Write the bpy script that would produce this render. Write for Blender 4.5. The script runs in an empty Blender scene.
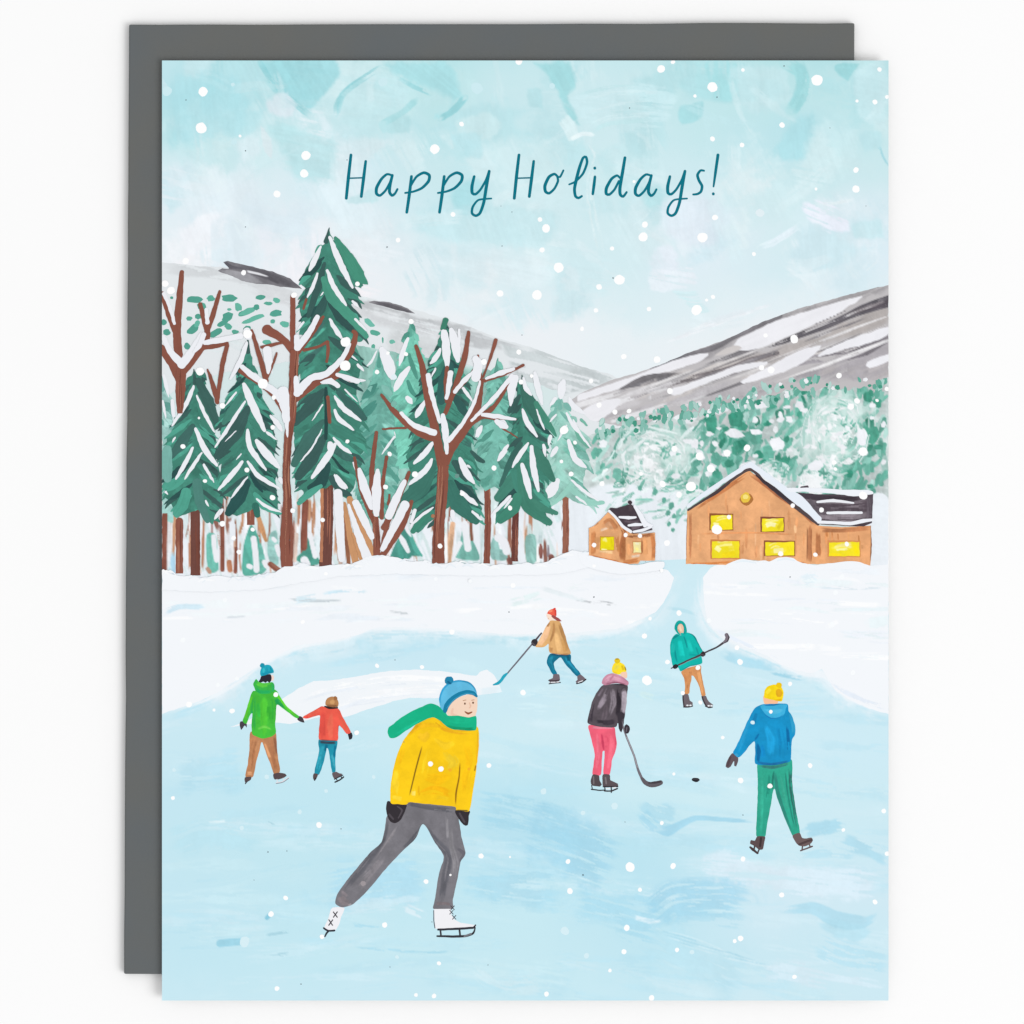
import bpy, math, random
import numpy as np
from mathutils import Vector, noise, geometry

# ------------------------------------------------------------------ set-up
sc = bpy.context.scene
COL = sc.collection
sc.unit_settings.system = 'METRIC'
sc.unit_settings.scale_length = 0.01          # one unit is one centimetre
S = 10.8 / 726.0                              # centimetres per printed pixel (a 10.8 x 14 cm card)
DIST = 70.0                                   # camera height above the card face
TOP = 0.205                                   # height of the card face above the table
GAIN = 1.12                                   # light level the paints are matched to

def lin(c):
    c /= 255.0
    return c / 12.92 if c <= 0.04045 else ((c + 0.055) / 1.055) ** 2.4
def paint(c):
    return tuple(min(0.96, lin(v) / GAIN) for v in c)
def wx(x): return (x - 512.0) * S
def wy(y): return (512.0 - y) * S

# ------------------------------------------------------------------ materials
def nodes_of(m):
    m.use_nodes = True
    nt = m.node_tree
    nt.nodes.clear()
    return nt, nt.nodes, nt.links

def math_node(nt, op, a, b=None, clamp=False):
    n = nt.nodes.new('ShaderNodeMath'); n.operation = op; n.use_clamp = clamp
    for i, v in enumerate((a, b)):
        if v is None: continue
        if isinstance(v, (int, float)): n.inputs[i].default_value = v
        else: nt.links.new(v, n.inputs[i])
    return n.outputs[0]

def noise_node(nt, vec, scale, detail=3.0, rough=0.55):
    n = nt.nodes.new('ShaderNodeTexNoise')
    n.inputs['Scale'].default_value = scale
    n.inputs['Detail'].default_value = detail
    n.inputs['Roughness'].default_value = rough
    nt.links.new(vec, n.inputs['Vector'])
    return n.outputs['Fac']

def gouache(name, wash):
    m = bpy.data.materials.new(name)
    nt, N, L = nodes_of(m)
    out = N.new('ShaderNodeOutputMaterial')
    bs = N.new('ShaderNodeBsdfPrincipled')
    bs.inputs['Roughness'].default_value = 0.75
    bs.inputs['Specular IOR Level'].default_value = 0.06
    col = N.new('ShaderNodeAttribute'); col.attribute_name = 'paint'
    fx = N.new('ShaderNodeAttribute'); fx.attribute_name = 'brush'      # mottle, dryness, softness
    sep = N.new('ShaderNodeSeparateColor'); L.new(fx.outputs['Color'], sep.inputs[0])
    mott, dry, soft = sep.outputs[0], sep.outputs[1], sep.outputs[2]
    tc = N.new('ShaderNodeTexCoord')
    uv = N.new('ShaderNodeUVMap'); uv.uv_map = 'stroke'
    mp = N.new('ShaderNodeMapping'); mp.inputs['Scale'].default_value = (0.035, 0.55, 1)
    L.new(uv.outputs[0], mp.inputs[0])
    n1 = noise_node(nt, tc.outputs['Object'], 2.6, 4)
    n2 = noise_node(nt, mp.outputs[0], 1.0, 4, 0.6)
    n3 = noise_node(nt, tc.outputs['Object'], 24.0, 2)
    c1 = math_node(nt, 'MULTIPLY', math_node(nt, 'SUBTRACT', n1, 0.5), 2.2)
    c2 = math_node(nt, 'MULTIPLY', math_node(nt, 'SUBTRACT', n2, 0.5), 1.8)
    c3 = math_node(nt, 'MULTIPLY', math_node(nt, 'SUBTRACT', n3, 0.5), 0.7)
    s = math_node(nt, 'ADD', math_node(nt, 'ADD', c1, c2), c3)
    f = math_node(nt, 'ADD', math_node(nt, 'MULTIPLY', s, mott), 1.0)
    vm = N.new('ShaderNodeVectorMath'); vm.operation = 'SCALE'
    L.new(col.outputs['Color'], vm.inputs[0]); L.new(f, vm.inputs['Scale'])
    mn = N.new('ShaderNodeVectorMath'); mn.operation = 'MINIMUM'
    L.new(vm.outputs[0], mn.inputs[0]); mn.inputs[1].default_value = (0.96, 0.96, 0.96)
    L.new(mn.outputs[0], bs.inputs['Base Color'])
    bp = N.new('ShaderNodeBump'); bp.inputs['Strength'].default_value = 0.05; bp.inputs['Distance'].default_value = 0.01
    L.new(n3, bp.inputs['Height']); L.new(bp.outputs[0], bs.inputs['Normal'])
    if wash:
        op = N.new('ShaderNodeAttribute'); op.attribute_name = 'opacity'
        ed = N.new('ShaderNodeUVMap'); ed.uv_map = 'edge'
        sx = N.new('ShaderNodeSeparateXYZ'); L.new(ed.outputs[0], sx.inputs[0])
        n4 = noise_node(nt, tc.outputs['Object'], 7.0, 4, 0.65)
        def fade(d):
            d = math_node(nt, 'ADD', d, math_node(nt, 'MULTIPLY', math_node(nt, 'SUBTRACT', n4, 0.55), math_node(nt, 'MULTIPLY', soft, 0.9)))
            q = math_node(nt, 'DIVIDE', d, math_node(nt, 'ADD', soft, 0.001), True)
            return math_node(nt, 'MULTIPLY', math_node(nt, 'MULTIPLY', q, q), math_node(nt, 'SUBTRACT', 3.0, math_node(nt, 'MULTIPLY', q, 2.0)))
        a = math_node(nt, 'MULTIPLY', fade(sx.outputs[0]), fade(sx.outputs[1]))
        thr = math_node(nt, 'ADD', 0.12, math_node(nt, 'MULTIPLY', dry, 0.45))
        da = math_node(nt, 'DIVIDE', math_node(nt, 'SUBTRACT', n2, thr), 0.14, True)
        a = math_node(nt, 'MULTIPLY', math_node(nt, 'MULTIPLY', a, da), op.outputs['Fac'], True)
        L.new(a, bs.inputs['Alpha'])
    L.new(bs.outputs[0], out.inputs[0])
    return m

M_PAINT = gouache('printed_gouache', False)
M_WASH = gouache('printed_wash', True)

def plain(name, rgb, rough=0.8, mott=0.03, scale=3.0, spec=0.2, bump=0.1, warm=None):
    m = bpy.data.materials.new(name)
    nt, N, L = nodes_of(m)
    out = N.new('ShaderNodeOutputMaterial'); bs = N.new('ShaderNodeBsdfPrincipled')
    bs.inputs['Roughness'].default_value = rough
    bs.inputs['Specular IOR Level'].default_value = spec
    tc = N.new('ShaderNodeTexCoord')
    n = noise_node(nt, tc.outputs['Object'], scale, 5)
    rp = N.new('ShaderNodeValToRGB')
    a = tuple(v * (1 - mott) for v in rgb); b = tuple(min(0.96, v * (1 + mott)) for v in (warm or rgb))
    rp.color_ramp.elements[0].color = (*a, 1); rp.color_ramp.elements[1].color = (*b, 1)
    rp.color_ramp.elements[0].position = 0.3; rp.color_ramp.elements[1].position = 0.7
    L.new(n, rp.inputs[0]); L.new(rp.outputs[0], bs.inputs['Base Color'])
    n2 = noise_node(nt, tc.outputs['Object'], 30.0, 3)
    bp = N.new('ShaderNodeBump'); bp.inputs['Strength'].default_value = bump; bp.inputs['Distance'].default_value = 0.01
    L.new(n2, bp.inputs['Height']); L.new(bp.outputs[0], bs.inputs['Normal'])
    L.new(bs.outputs[0], out.inputs[0])
    return m

# ------------------------------------------------------------------ printed art
CELL = 5.0
HEIGHT = {}                    # paint layers already on each little cell of the card
DZ = 0.00022
X0, X1, Y0, Y1 = 162.0, 888.5, 60.5, 1000.5
rnd = random.Random(7)

def V(x0, y0, k):
    """coordinates noted on an enlargement k times, whose corner is (x0, y0)"""
    def f(*pts): return [(x0 + a / k, y0 + b / k) for a, b in pts]
    f.k = k
    return f
P = V(0, 0, 1)

def catmull(pts, closed, step=1.6):
    n = len(pts); out = []
    if n < 3 and not closed:
        pts = list(pts)
    segs = n if closed else n - 1
    for i in range(segs):
        if closed: p0, p1, p2, p3 = pts[(i - 1) % n], pts[i], pts[(i + 1) % n], pts[(i + 2) % n]
        else: p0, p1, p2, p3 = pts[max(i - 1, 0)], pts[i], pts[i + 1], pts[min(i + 2, n - 1)]
        d = math.hypot(p2[0] - p1[0], p2[1] - p1[1])
        if d < 1e-6: continue
        m = max(1, min(24, int(d / step)))
        T = 0.38
        for j in range(m):
            t = j / m; t2 = t * t; t3 = t2 * t
            h1 = 2*t3 - 3*t2 + 1; h2 = -2*t3 + 3*t2; h3 = t3 - 2*t2 + t; h4 = t3 - t2
            out.append((i + t,
                        h1*p1[0] + h2*p2[0] + h3*T*(p2[0]-p0[0]) + h4*T*(p3[0]-p1[0]),
                        h1*p1[1] + h2*p2[1] + h3*T*(p2[1]-p0[1]) + h4*T*(p3[1]-p1[1])))
    if not closed: out.append((n - 1.0, pts[-1][0], pts[-1][1]))
    return out

def wob(x, y, amp, f=0.22):
    if amp == 0: return x, y
    return (x + amp * noise.noise((x * f, y * f, 3.1)), y + amp * noise.noise((x * f, y * f, 9.7)))

class Art:
    """collects painted shapes and links them as ONE mesh object"""
    def __init__(s, name, parent=None, label=None, group=None, kind=None):
        s.name, s.parent, s.label, s.group, s.kind = name, parent, label, group, kind
        s.o = bpy.data.objects.new(name, bpy.data.meshes.new(name)); COL.objects.link(s.o)
        s.v = []; s.f = []; s.mi = []; s.col = []; s.fx = []; s.op = []; s.uv = []; s.ed = []
    def _put(s, pts, faces, col, mottle, dry, soft, alpha, uv, ed, ramp=False):
        pts = [(min(max(x, X0), X1), min(max(y, Y0), Y1)) for x, y in pts]
        wash = alpha < 0.999 or dry > 0 or soft > 0
        cells = set()
        for fc in faces:
            xs = [pts[i][0] for i in fc]; ys = [pts[i][1] for i in fc]
            for cx in range(int(min(xs) // CELL), int(max(xs) // CELL) + 1):
                for cy in range(int(min(ys) // CELL), int(max(ys) // CELL) + 1):
                    cells.add((cx, cy))
        z = max([HEIGHT.get(c, 0) for c in cells] or [0]) + 1
        for c in cells: HEIGHT[c] = z
        b = len(s.v); zz = TOP + z * DZ
        many = isinstance(col, list)
        for i, (x, y) in enumerate(pts):
            s.v.append((wx(x), wy(y), zz + (DZ * .8 * i / len(pts) if ramp else 0)))
            s.col.append((*paint(col[i] if many else col), 1.0)); s.fx.append((mottle, dry, soft, 1.0)); s.op.append(alpha)
            s.uv.append(uv[i]); s.ed.append(ed[i])
        for fc in faces:
            if len(fc) < 3: continue
            # faces look up
            a = sum((pts[fc[i]][0] * pts[fc[(i+1) % len(fc)]][1] - pts[fc[(i+1) % len(fc)]][0] * pts[fc[i]][1]) for i in range(len(fc)))
            if abs(a) < 1e-4: continue
            fc = [b + i for i in (reversed(fc) if a > 0 else fc)]
            s.f.append(fc); s.mi.append(1 if wash else 0)
    def poly(s, pts, col, mottle=0.06, dry=0.0, soft=0.0, alpha=1.0, sharp=False, wobble=0.35, ang=None):
        if sharp:
            q = []
            n = len(pts)
            for i in range(n):
                (ax, ay), (bx, by) = pts[i], pts[(i + 1) % n]
                m = max(1, int(math.hypot(bx - ax, by - ay) / 3))
                q += [(ax + (bx - ax) * j / m, ay + (by - ay) * j / m) for j in range(m)]
        else: q = [(x, y) for _, x, y in catmull(pts, True)]
        q = [wob(x, y, wobble) for x, y in q]
        n = len(q); o = rnd.random() * 900
        cx = sum(p[0] for p in q) / n; cy = sum(p[1] for p in q) / n
        if ang is None: ang = rnd.choice((0.2, 1.2, 1.5))
        ca, sa = math.cos(ang), math.sin(ang)
        def u(p): return (o + p[0]*ca + p[1]*sa, o + p[1]*ca - p[0]*sa)
        if soft > 0:
            q2 = [(cx + (x - cx) * .45, cy + (y - cy) * .45) for x, y in q]
            al = q + q2
            faces = [(i, (i+1) % n, n + (i+1) % n, n + i) for i in range(n)] + [tuple(range(n, 2*n))]
            s._put(al, faces, col, mottle, dry, soft, alpha, [u(p) for p in al], [(0, 1)] * n + [(1, 1)] * n)
        else:
            tris = geometry.tessellate_polygon([[Vector((x, y, 0)) for x, y in q]])
            s._put(q, [tuple(t) for t in tris], col, mottle, dry, 0, alpha, [u(p) for p in q], [(1, 1)] * n)
    def stroke(s, pts, w, col, mottle=0.06, dry=0.0, soft=0.0, alpha=1.0, wobble=0.25, cap=(1, 1), step=1.8):
        if not isinstance(w, (list, tuple)): w = [w, w]
        c = catmull(pts, False, step); n = len(c); o = rnd.random() * 900
        last = max(1e-6, c[-1][0])
        L, Mid, R = [], [], []; us = []; acc = 0
        for i, (t, x, y) in enumerate(c):
            a = c[max(i-1, 0)]; b = c[min(i+1, n-1)]
            dx, dy = b[1]-a[1], b[2]-a[2]; d = math.hypot(dx, dy) or 1
            q = t / last * (len(w) - 1); k = min(int(q), len(w) - 2); ww = (w[k] + (w[k+1] - w[k]) * (q - k)) / 2
            if i: acc += math.hypot(x - c[i-1][1], y - c[i-1][2])
            L.append(wob(x - dy/d*ww, y + dx/d*ww, wobble)); R.append(wob(x + dy/d*ww, y - dx/d*ww, wobble)); Mid.append((x, y)); us.append((acc, ww, dx/d, dy/d))
        pts2 = []; uv = []; ed = []; faces = []
        tot = acc or 1
        for i in range(n):
            e = min(1.0, 4.0 * min(us[i][0], tot - us[i][0]) / tot) if soft > 0 else 1.0
            pts2 += [L[i], Mid[i], R[i]]
            uv += [(o + us[i][0], o - us[i][1]), (o + us[i][0], o), (o + us[i][0], o + us[i][1])]
            ed += [(0, e), (1, e), (0, e)] if soft > 0 else [(1, 1)] * 3
            if i: 
                k = 3 * i
                faces += [(k-3, k-2, k+1, k), (k-2, k-1, k+2, k+1)]
        if soft == 0:
            for end, i in ((0, 0), (1, n - 1)):
                ac, ww, tx, ty = us[i]
                if not cap[end] or ww < 0.25: continue
                sg = -1 if end == 0 else 1
                k0 = len(pts2); m = max(3, min(8, int(ww * 1.5) + 2))
                ring = [3*i]
                for j in range(1, m):
                    th = math.pi * j / m
                    cx_, sn = math.cos(th), math.sin(th)
                    x = Mid[i][0] - ty * ww * cx_ + sg * tx * ww * sn * .85; y = Mid[i][1] + tx * ww * cx_ + sg * ty * ww * sn * .85
                    pts2.append((x, y)); uv.append((o + ac + sg * ww * sn, o - ww * cx_)); ed.append((1, 1)); ring.append(k0 + j - 1)
                ring += [3*i + 2, 3*i + 1]
                faces.append(tuple(ring))
        s._put(pts2, faces, col, mottle, dry, soft, alpha, uv, ed, True)
    def blob(s, x, y, r, col, ry=None, rot=0.0, n=12, irr=0.12, **kw):
        ry = ry or r
        q = []
        for i in range(n):
            th = 2 * math.pi * i / n; k = 1 + irr * (rnd.random() * 2 - 1)
            a, b = r * k * math.cos(th), ry * k * math.sin(th)
            q.append((x + a * math.cos(rot) - b * math.sin(rot), y + a * math.sin(rot) + b * math.cos(rot)))
        kw.setdefault('wobble', 0.1)
        s.poly(q, col, **kw)
    def grid(s, xs, ys, table, sub=6, mottle=0.01, ang=0.3):
        """a broad painted ground whose colour drifts from patch to patch"""
        nx, ny = (len(xs) - 1) * sub + 1, (len(ys) - 1) * sub + 1
        pts = []; cols = []
        def cub(t): return t * t * (3 - 2 * t) * .5 + t * .5
        for j in range(ny):
            b, tb = min(j // sub, len(ys) - 2), 0; tb = (j - b * sub) / sub
            for i in range(nx):
                a = min(i // sub, len(xs) - 2); ta = (i - a * sub) / sub
                x = xs[a] + (xs[a+1] - xs[a]) * ta; y = ys[b] + (ys[b+1] - ys[b]) * tb
                # the edges of the patches wander
                qa = min(1, max(0, cub(ta))); qb = min(1, max(0, cub(tb)))
                c = tuple((table[b][a][k] * (1-qa) + table[b][a+1][k] * qa) * (1-qb) + (table[b+1][a][k] * (1-qa) + table[b+1][a+1][k] * qa) * qb for k in range(3))
                pts.append((x, y)); cols.append(c)
        faces = [(j*nx+i, j*nx+i+1, (j+1)*nx+i+1, (j+1)*nx+i) for j in range(ny-1) for i in range(nx-1)]
        ca, sa = math.cos(ang), math.sin(ang)
        s._put(pts, faces, cols, mottle, 0, 0, 1.0, [(x*ca + y*sa, y*ca - x*sa) for x, y in pts], [(1, 1)] * len(pts))
    def done(s):
        me = s.o.data
        me.from_pydata(s.v, [], s.f)
        me.materials.append(M_PAINT); me.materials.append(M_WASH)
        me.polygons.foreach_set('material_index', s.mi)
        for nm, src in (('stroke', s.uv), ('edge', s.ed)):
            ly = me.uv_layers.new(name=nm); flat = []
            for lp in me.loops: flat += src[lp.vertex_index]
            ly.data.foreach_set('uv', flat)
        for nm, src in (('paint', s.col), ('brush', s.fx)):
            at = me.attributes.new(nm, 'FLOAT_COLOR', 'POINT'); at.data.foreach_set('color', [c for q in src for c in q])
        at = me.attributes.new('opacity', 'FLOAT', 'POINT'); at.data.foreach_set('value', s.op)
        me.update()
        o = s.o
        par = s.parent.o if isinstance(s.parent, Art) else s.parent
        if par is not None: o.parent = par
        if s.label: o['label'] = s.label
        if s.group: o['group'] = s.group
        if s.kind: o['kind'] = s.kind
        return o

# broad painted grounds: every brush mark is laid, one over the other, on a fine sheet of paint
def fbm(seed, sizes):
    rs = np.random.RandomState(seed); n = 512; out = np.zeros((n, n))
    for k, (cells, amp) in enumerate(sizes):
        g = rs.rand(cells, cells); t = np.arange(n) * cells / n
        i = np.floor(t).astype(int); f = t - i; f = f * f * (3 - 2 * f); j = (i + 1) % cells; i %= cells
        r = g[i] * (1 - f)[:, None] + g[j] * f[:, None]
        out += amp * (r[:, i] * (1 - f) + r[:, j] * f)
    o = np.argsort(np.argsort(out.ravel())).reshape(n, n) / (n * n - 1.0)
    return o
NB = fbm(1, [(8, 1), (18, .7), (40, .5), (90, .35), (190, .25)])       # blotches
NF = fbm(2, [(60, 1), (128, 1), (256, 1)])                              # grain
NS = fbm(3, [(10, .5), (30, .7), (64, 1), (128, 1), (256, .7)])          # bristles
def smooth(q):
    q = np.clip(q, 0, 1); return q * q * (3 - 2 * q)

class Canvas(Art):
    def __init__(s, name, parent, outline, label=None, group=None, kind=None, base=(240, 240, 240), edge=0.8, step=1.0, soft0=0.0, ground=0.0):
        super().__init__(name, parent, label, group, kind)
        q = []
        for i in range(len(outline)):
            (ax, ay), (bx, by) = outline[i], outline[(i + 1) % len(outline)]
            m = max(1, int(math.hypot(bx - ax, by - ay) / min(3, step * 2.5)))
            q += [(ax + (bx - ax) * j / m, ay + (by - ay) * j / m) for j in range(m)]
        s.soft0 = soft0
        s.out = np.array([(min(max(x, X0), X1), min(max(y, Y0), Y1)) for x, y in (wob(x, y, edge) for x, y in q)])
        s.x0, s.y0 = s.out.min(0); x1, y1 = s.out.max(0); s.st = step
        s.W = int(math.ceil((x1 - s.x0) / step)) + 1; s.H = int(math.ceil((y1 - s.y0) / step)) + 1
        s.gx = np.minimum(s.x0 + np.arange(s.W) * step, x1); s.gy = np.minimum(s.y0 + np.arange(s.H) * step, y1)
        s.rgb = np.empty((s.H, s.W, 3)); s.rgb[:] = base
        if ground:          # a watery first coat: pools, thin places and a darker dried rim
            X, Y = np.meshgrid(s.gx, s.gy); o = rnd.randint(0, 511)
            k = NB[(Y * 3 + o).astype(int) % 512, (X * 3 + o).astype(int) % 512] * .6 + NB[(Y * 8).astype(int) % 512, (X * 8 + o).astype(int) % 512] * .4 - .5
            s.rgb *= (1 + ground * 1.5 * k)[..., None]; np.clip(s.rgb, 0, 254, out=s.rgb)
        s._lay()
    def _box(s, pts, pad):
        a = np.array(pts); x0, y0 = a.min(0) - pad; x1, y1 = a.max(0) + pad
        i0, i1 = np.searchsorted(s.gx, x0), np.searchsorted(s.gx, x1); j0, j1 = np.searchsorted(s.gy, y0), np.searchsorted(s.gy, y1)
        if i1 <= i0 or j1 <= j0: return None
        X, Y = np.meshgrid(s.gx[i0:i1], s.gy[j0:j1])
        return (slice(j0, j1), slice(i0, i1)), X, Y
    def _mix(s, sl, a, col, mottle, X, Y, br):
        o = rnd.randint(0, 511)
        nb = NB[(Y.astype(int) + o) % 512, (X.astype(int) * 2 + o) % 512]
        nf = NF[(Y * 1.7).astype(int) % 512, (X * 1.7).astype(int) % 512]
        k = 1 + mottle * ((nb - .5) * 1.3 + (br - .5) * 1.0 + (nf - .5) * .5)
        c = np.clip(np.array(col)[None, None] * k[..., None], 0, 254)
        s.rgb[sl] = s.rgb[sl] * (1 - a[..., None]) + c * a[..., None]
    def poly(s, pts, col, mottle=0.04, dry=0.0, soft=0.0, alpha=1.0, sharp=False, wobble=0.35, ang=None):
        q = [(x, y) for _, x, y in catmull(pts, True, 2.5)] if not sharp else pts
        q = np.array([wob(x, y, wobble) for x, y in q])
        b = s._box(q, 3)
        if b is None: return
        sl, X, Y = b
        D = np.full(X.shape, 1e9); ins = np.zeros(X.shape, bool)
        for (ax, ay), (bx, by) in zip(q, np.roll(q, -1, 0)):
            dx, dy = bx - ax, by - ay; l2 = dx * dx + dy * dy + 1e-9
            t = np.clip(((X - ax) * dx + (Y - ay) * dy) / l2, 0, 1)
            D = np.minimum(D, (X - ax - t * dx) ** 2 + (Y - ay - t * dy) ** 2)
            if abs(dy) > 1e-9:
                c = (ay > Y) != (by > Y); ins ^= c & (X < dx * (Y - ay) / dy + ax)
        D = np.sqrt(D); D = np.where(ins, D, -D)
        if ang is None: ang = rnd.choice((0.2, 1.2, 1.5))
        o = rnd.randint(0, 511); ca, sa = math.cos(ang), math.sin(ang)
        br = NS[((Y * ca - X * sa) * 1.6 + o).astype(int) % 512, ((X * ca + Y * sa) * .16 + o).astype(int) % 512]
        r = max(3.0, min(float(np.ptp(q[:, 0])), float(np.ptp(q[:, 1]))) / 2)
        nb = NB[(Y * 1.5 + o).astype(int) % 512, (X * 1.5).astype(int) % 512]
        sp = soft * r
        a = smooth((D + .5 + sp * ((nb - .5) * .9 + (br - .5) * .3) + sp * .15) / max(1.0, sp))
        if dry > 0: a = a * smooth((br - dry * .8) / .45)
        s._mix(sl, a * alpha, col, mottle, X, Y, br)
    def blob(s, x, y, r, col, ry=None, rot=0.0, n=12, irr=0.12, **kw):
        Art.blob(s, x, y, r, col, ry, rot, n, irr, **kw)
    def stroke(s, pts, w, col, mottle=0.04, dry=0.0, soft=0.0, alpha=1.0, wobble=0.25, cap=(1, 1), step=3.0):
        soft = soft or s.soft0
        if not isinstance(w, (list, tuple)): w = [w, w]
        c = catmull(pts, False, step); last = max(1e-6, c[-1][0])
        ws = np.interp([t / last * (len(w) - 1) for t, _, _ in c], range(len(w)), w) / 2
        q = np.array([(x, y) for _, x, y in c]); b = s._box(q, ws.max() + 3)
        if b is None: return
        sl, X, Y = b
        D = np.full(X.shape, 1e9); U = np.zeros(X.shape); Vv = np.zeros(X.shape); HW = np.zeros(X.shape); acc = 0.0
        for i in range(len(q) - 1):
            (ax, ay), (bx, by) = q[i], q[i + 1]; dx, dy = bx - ax, by - ay; l = math.hypot(dx, dy) + 1e-9
            t = np.clip(((X - ax) * dx + (Y - ay) * dy) / (l * l), 0, 1)
            d = np.hypot(X - ax - t * dx, Y - ay - t * dy); m = d < D
            D = np.where(m, d, D); U = np.where(m, acc + t * l, U); HW = np.where(m, ws[i] + t * (ws[i + 1] - ws[i]), HW)
            Vv = np.where(m, np.sign((X - ax) * dy - (Y - ay) * dx) * d, Vv); acc += l
        o = rnd.randint(0, 511)
        br = NS[(Vv * 2.2 + o * 3).astype(int) % 512, (U * .25 + o).astype(int) % 512]
        nb = NB[(Y * 1.5 + o).astype(int) % 512, (X * 1.5).astype(int) % 512]
        sp = soft * ws.max() * 1.6
        a = smooth((HW * (1 + soft * .5) - D + .5 + sp * (nb - .55) * .9) / max(1.0, sp))
        if dry > 0: a = a * smooth((br - dry * .75) / .22)
        if soft > 0:
            e = np.minimum(U, acc - U) / max(acc, 1e-6)
            a = a * smooth((e + (br - .5) * .12) / .16)
        s._mix(sl, a * alpha, col, mottle, X, Y, br)
    def grid(s, xs, ys, table, sub=6, mottle=0.01, ang=0.3):
        T = np.array(table, float)
        X, Y = np.meshgrid(s.gx, s.gy)
        Xw = X + 24 * (NB[(Y * .7).astype(int) % 512, (X * .7).astype(int) % 512] - .5); Yw = Y + 24 * (NB[(Y * .7 + 200).astype(int) % 512, (X * .7 + 90).astype(int) % 512] - .5)
        def idx(v, ks):
            ks = np.array(ks, float); i = np.clip(np.searchsorted(ks, v) - 1, 0, len(ks) - 2); t = np.clip((v - ks[i]) / (ks[i + 1] - ks[i]), 0, 1)
            return i, (t * t * (3 - 2 * t) * .6 + t * .4)[..., None]
        a, ta = idx(Xw, xs); b, tb = idx(Yw, ys)
        s.rgb[:] = (T[b, a] * (1 - ta) + T[b, a + 1] * ta) * (1 - tb) + (T[b + 1, a] * (1 - ta) + T[b + 1, a + 1] * ta) * tb
    def _lay(s):
        H, W = s.H, s.W; X, Y = np.meshgrid(s.gx, s.gy); q = s.out; n = len(q)
        # which points lie inside the outline; outside corners of edge cells are drawn in onto it
        ins = np.zeros(X.shape, bool)
        for (ax, ay), (bx, by) in zip(q, np.roll(q, -1, 0)):
            if abs(by - ay) < 1e-9: continue
            j0, j1 = np.searchsorted(s.gy, min(ay, by)), np.searchsorted(s.gy, max(ay, by))
            if j1 > j0: ins[j0:j1] ^= X[j0:j1] < (bx - ax) * (Y[j0:j1] - ay) / (by - ay) + ax
        rect = n and (abs((np.ptp(q[:, 0])) * np.ptp(q[:, 1]) - abs(np.sum(q[:, 0] * np.roll(q[:, 1], -1) - np.roll(q[:, 0], -1) * q[:, 1]) / 2)) < 4)
        if rect: ins[:] = True
        keep = ins[:-1, :-1] | ins[1:, :-1] | ins[:-1, 1:] | ins[1:, 1:]
        used = np.zeros(X.shape, bool)
        for dj in (0, 1):
            for di in (0, 1): used[dj:H - 1 + dj, di:W - 1 + di] |= keep
        out = used & ~ins; ox, oy = X[out], Y[out]
        if len(ox):
            best = np.full(len(ox), 1e9); nx, ny = ox.copy(), oy.copy()
            for (ax, ay), (bx, by) in zip(q, np.roll(q, -1, 0)):
                dx, dy = bx - ax, by - ay; t = np.clip(((ox - ax) * dx + (oy - ay) * dy) / (dx * dx + dy * dy + 1e-9), 0, 1)
                px, py = ax + t * dx, ay + t * dy; d = (ox - px) ** 2 + (oy - py) ** 2; m = d < best
                best[m] = d[m]; nx[m] = px[m]; ny[m] = py[m]
            X[out], Y[out] = nx, ny
        cells = set(zip((X[used] // CELL).astype(int).tolist(), (Y[used] // CELL).astype(int).tolist()))
        z = max([HEIGHT.get(c, 0) for c in cells] or [0]) + 1
        for c in cells: HEIGHT[c] = z
        s.X, s.Y, s.used, s.keep, s.z = X, Y, used, keep, z
    def done(s):
        X, Y, used, keep, z = s.X, s.Y, s.used, s.keep, s.z
        num = np.full(X.shape, -1); num[used] = np.arange(used.sum())
        co = np.stack([(X[used] - 512) * S, (512 - Y[used]) * S, np.full(used.sum(), TOP + z * DZ)], 1)
        f = np.stack([num[:-1, :-1], num[1:, :-1], num[1:, 1:], num[:-1, 1:]], -1)[keep]
        c = s.rgb[used] / 255.0; c = np.where(c <= .04045, c / 12.92, ((c + .055) / 1.055) ** 2.4) / GAIN
        me = s.o.data; nv, nf = len(co), len(f)
        me.vertices.add(nv); me.vertices.foreach_set('co', co.ravel())
        me.loops.add(nf * 4); me.loops.foreach_set('vertex_index', f.ravel().astype(np.int32))
        me.polygons.add(nf); me.polygons.foreach_set('loop_start', np.arange(nf, dtype=np.int32) * 4)
        me.update(calc_edges=True)
        me.materials.append(M_PAINT)
        at = me.attributes.new('paint', 'FLOAT_COLOR', 'POINT'); at.data.foreach_set('color', np.concatenate([np.minimum(c, .96), np.ones((nv, 1))], 1).ravel())
        at = me.attributes.new('brush', 'FLOAT_COLOR', 'POINT'); at.data.foreach_set('color', np.tile([.006, 0, 0, 1], nv))
        par = s.parent.o if isinstance(s.parent, Art) else s.parent
        if par is not None: s.o.parent = par
        if s.label: s.o['label'] = s.label
        if s.group: s.o['group'] = s.group
        if s.kind: s.o['kind'] = s.kind
        return s.o

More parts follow.
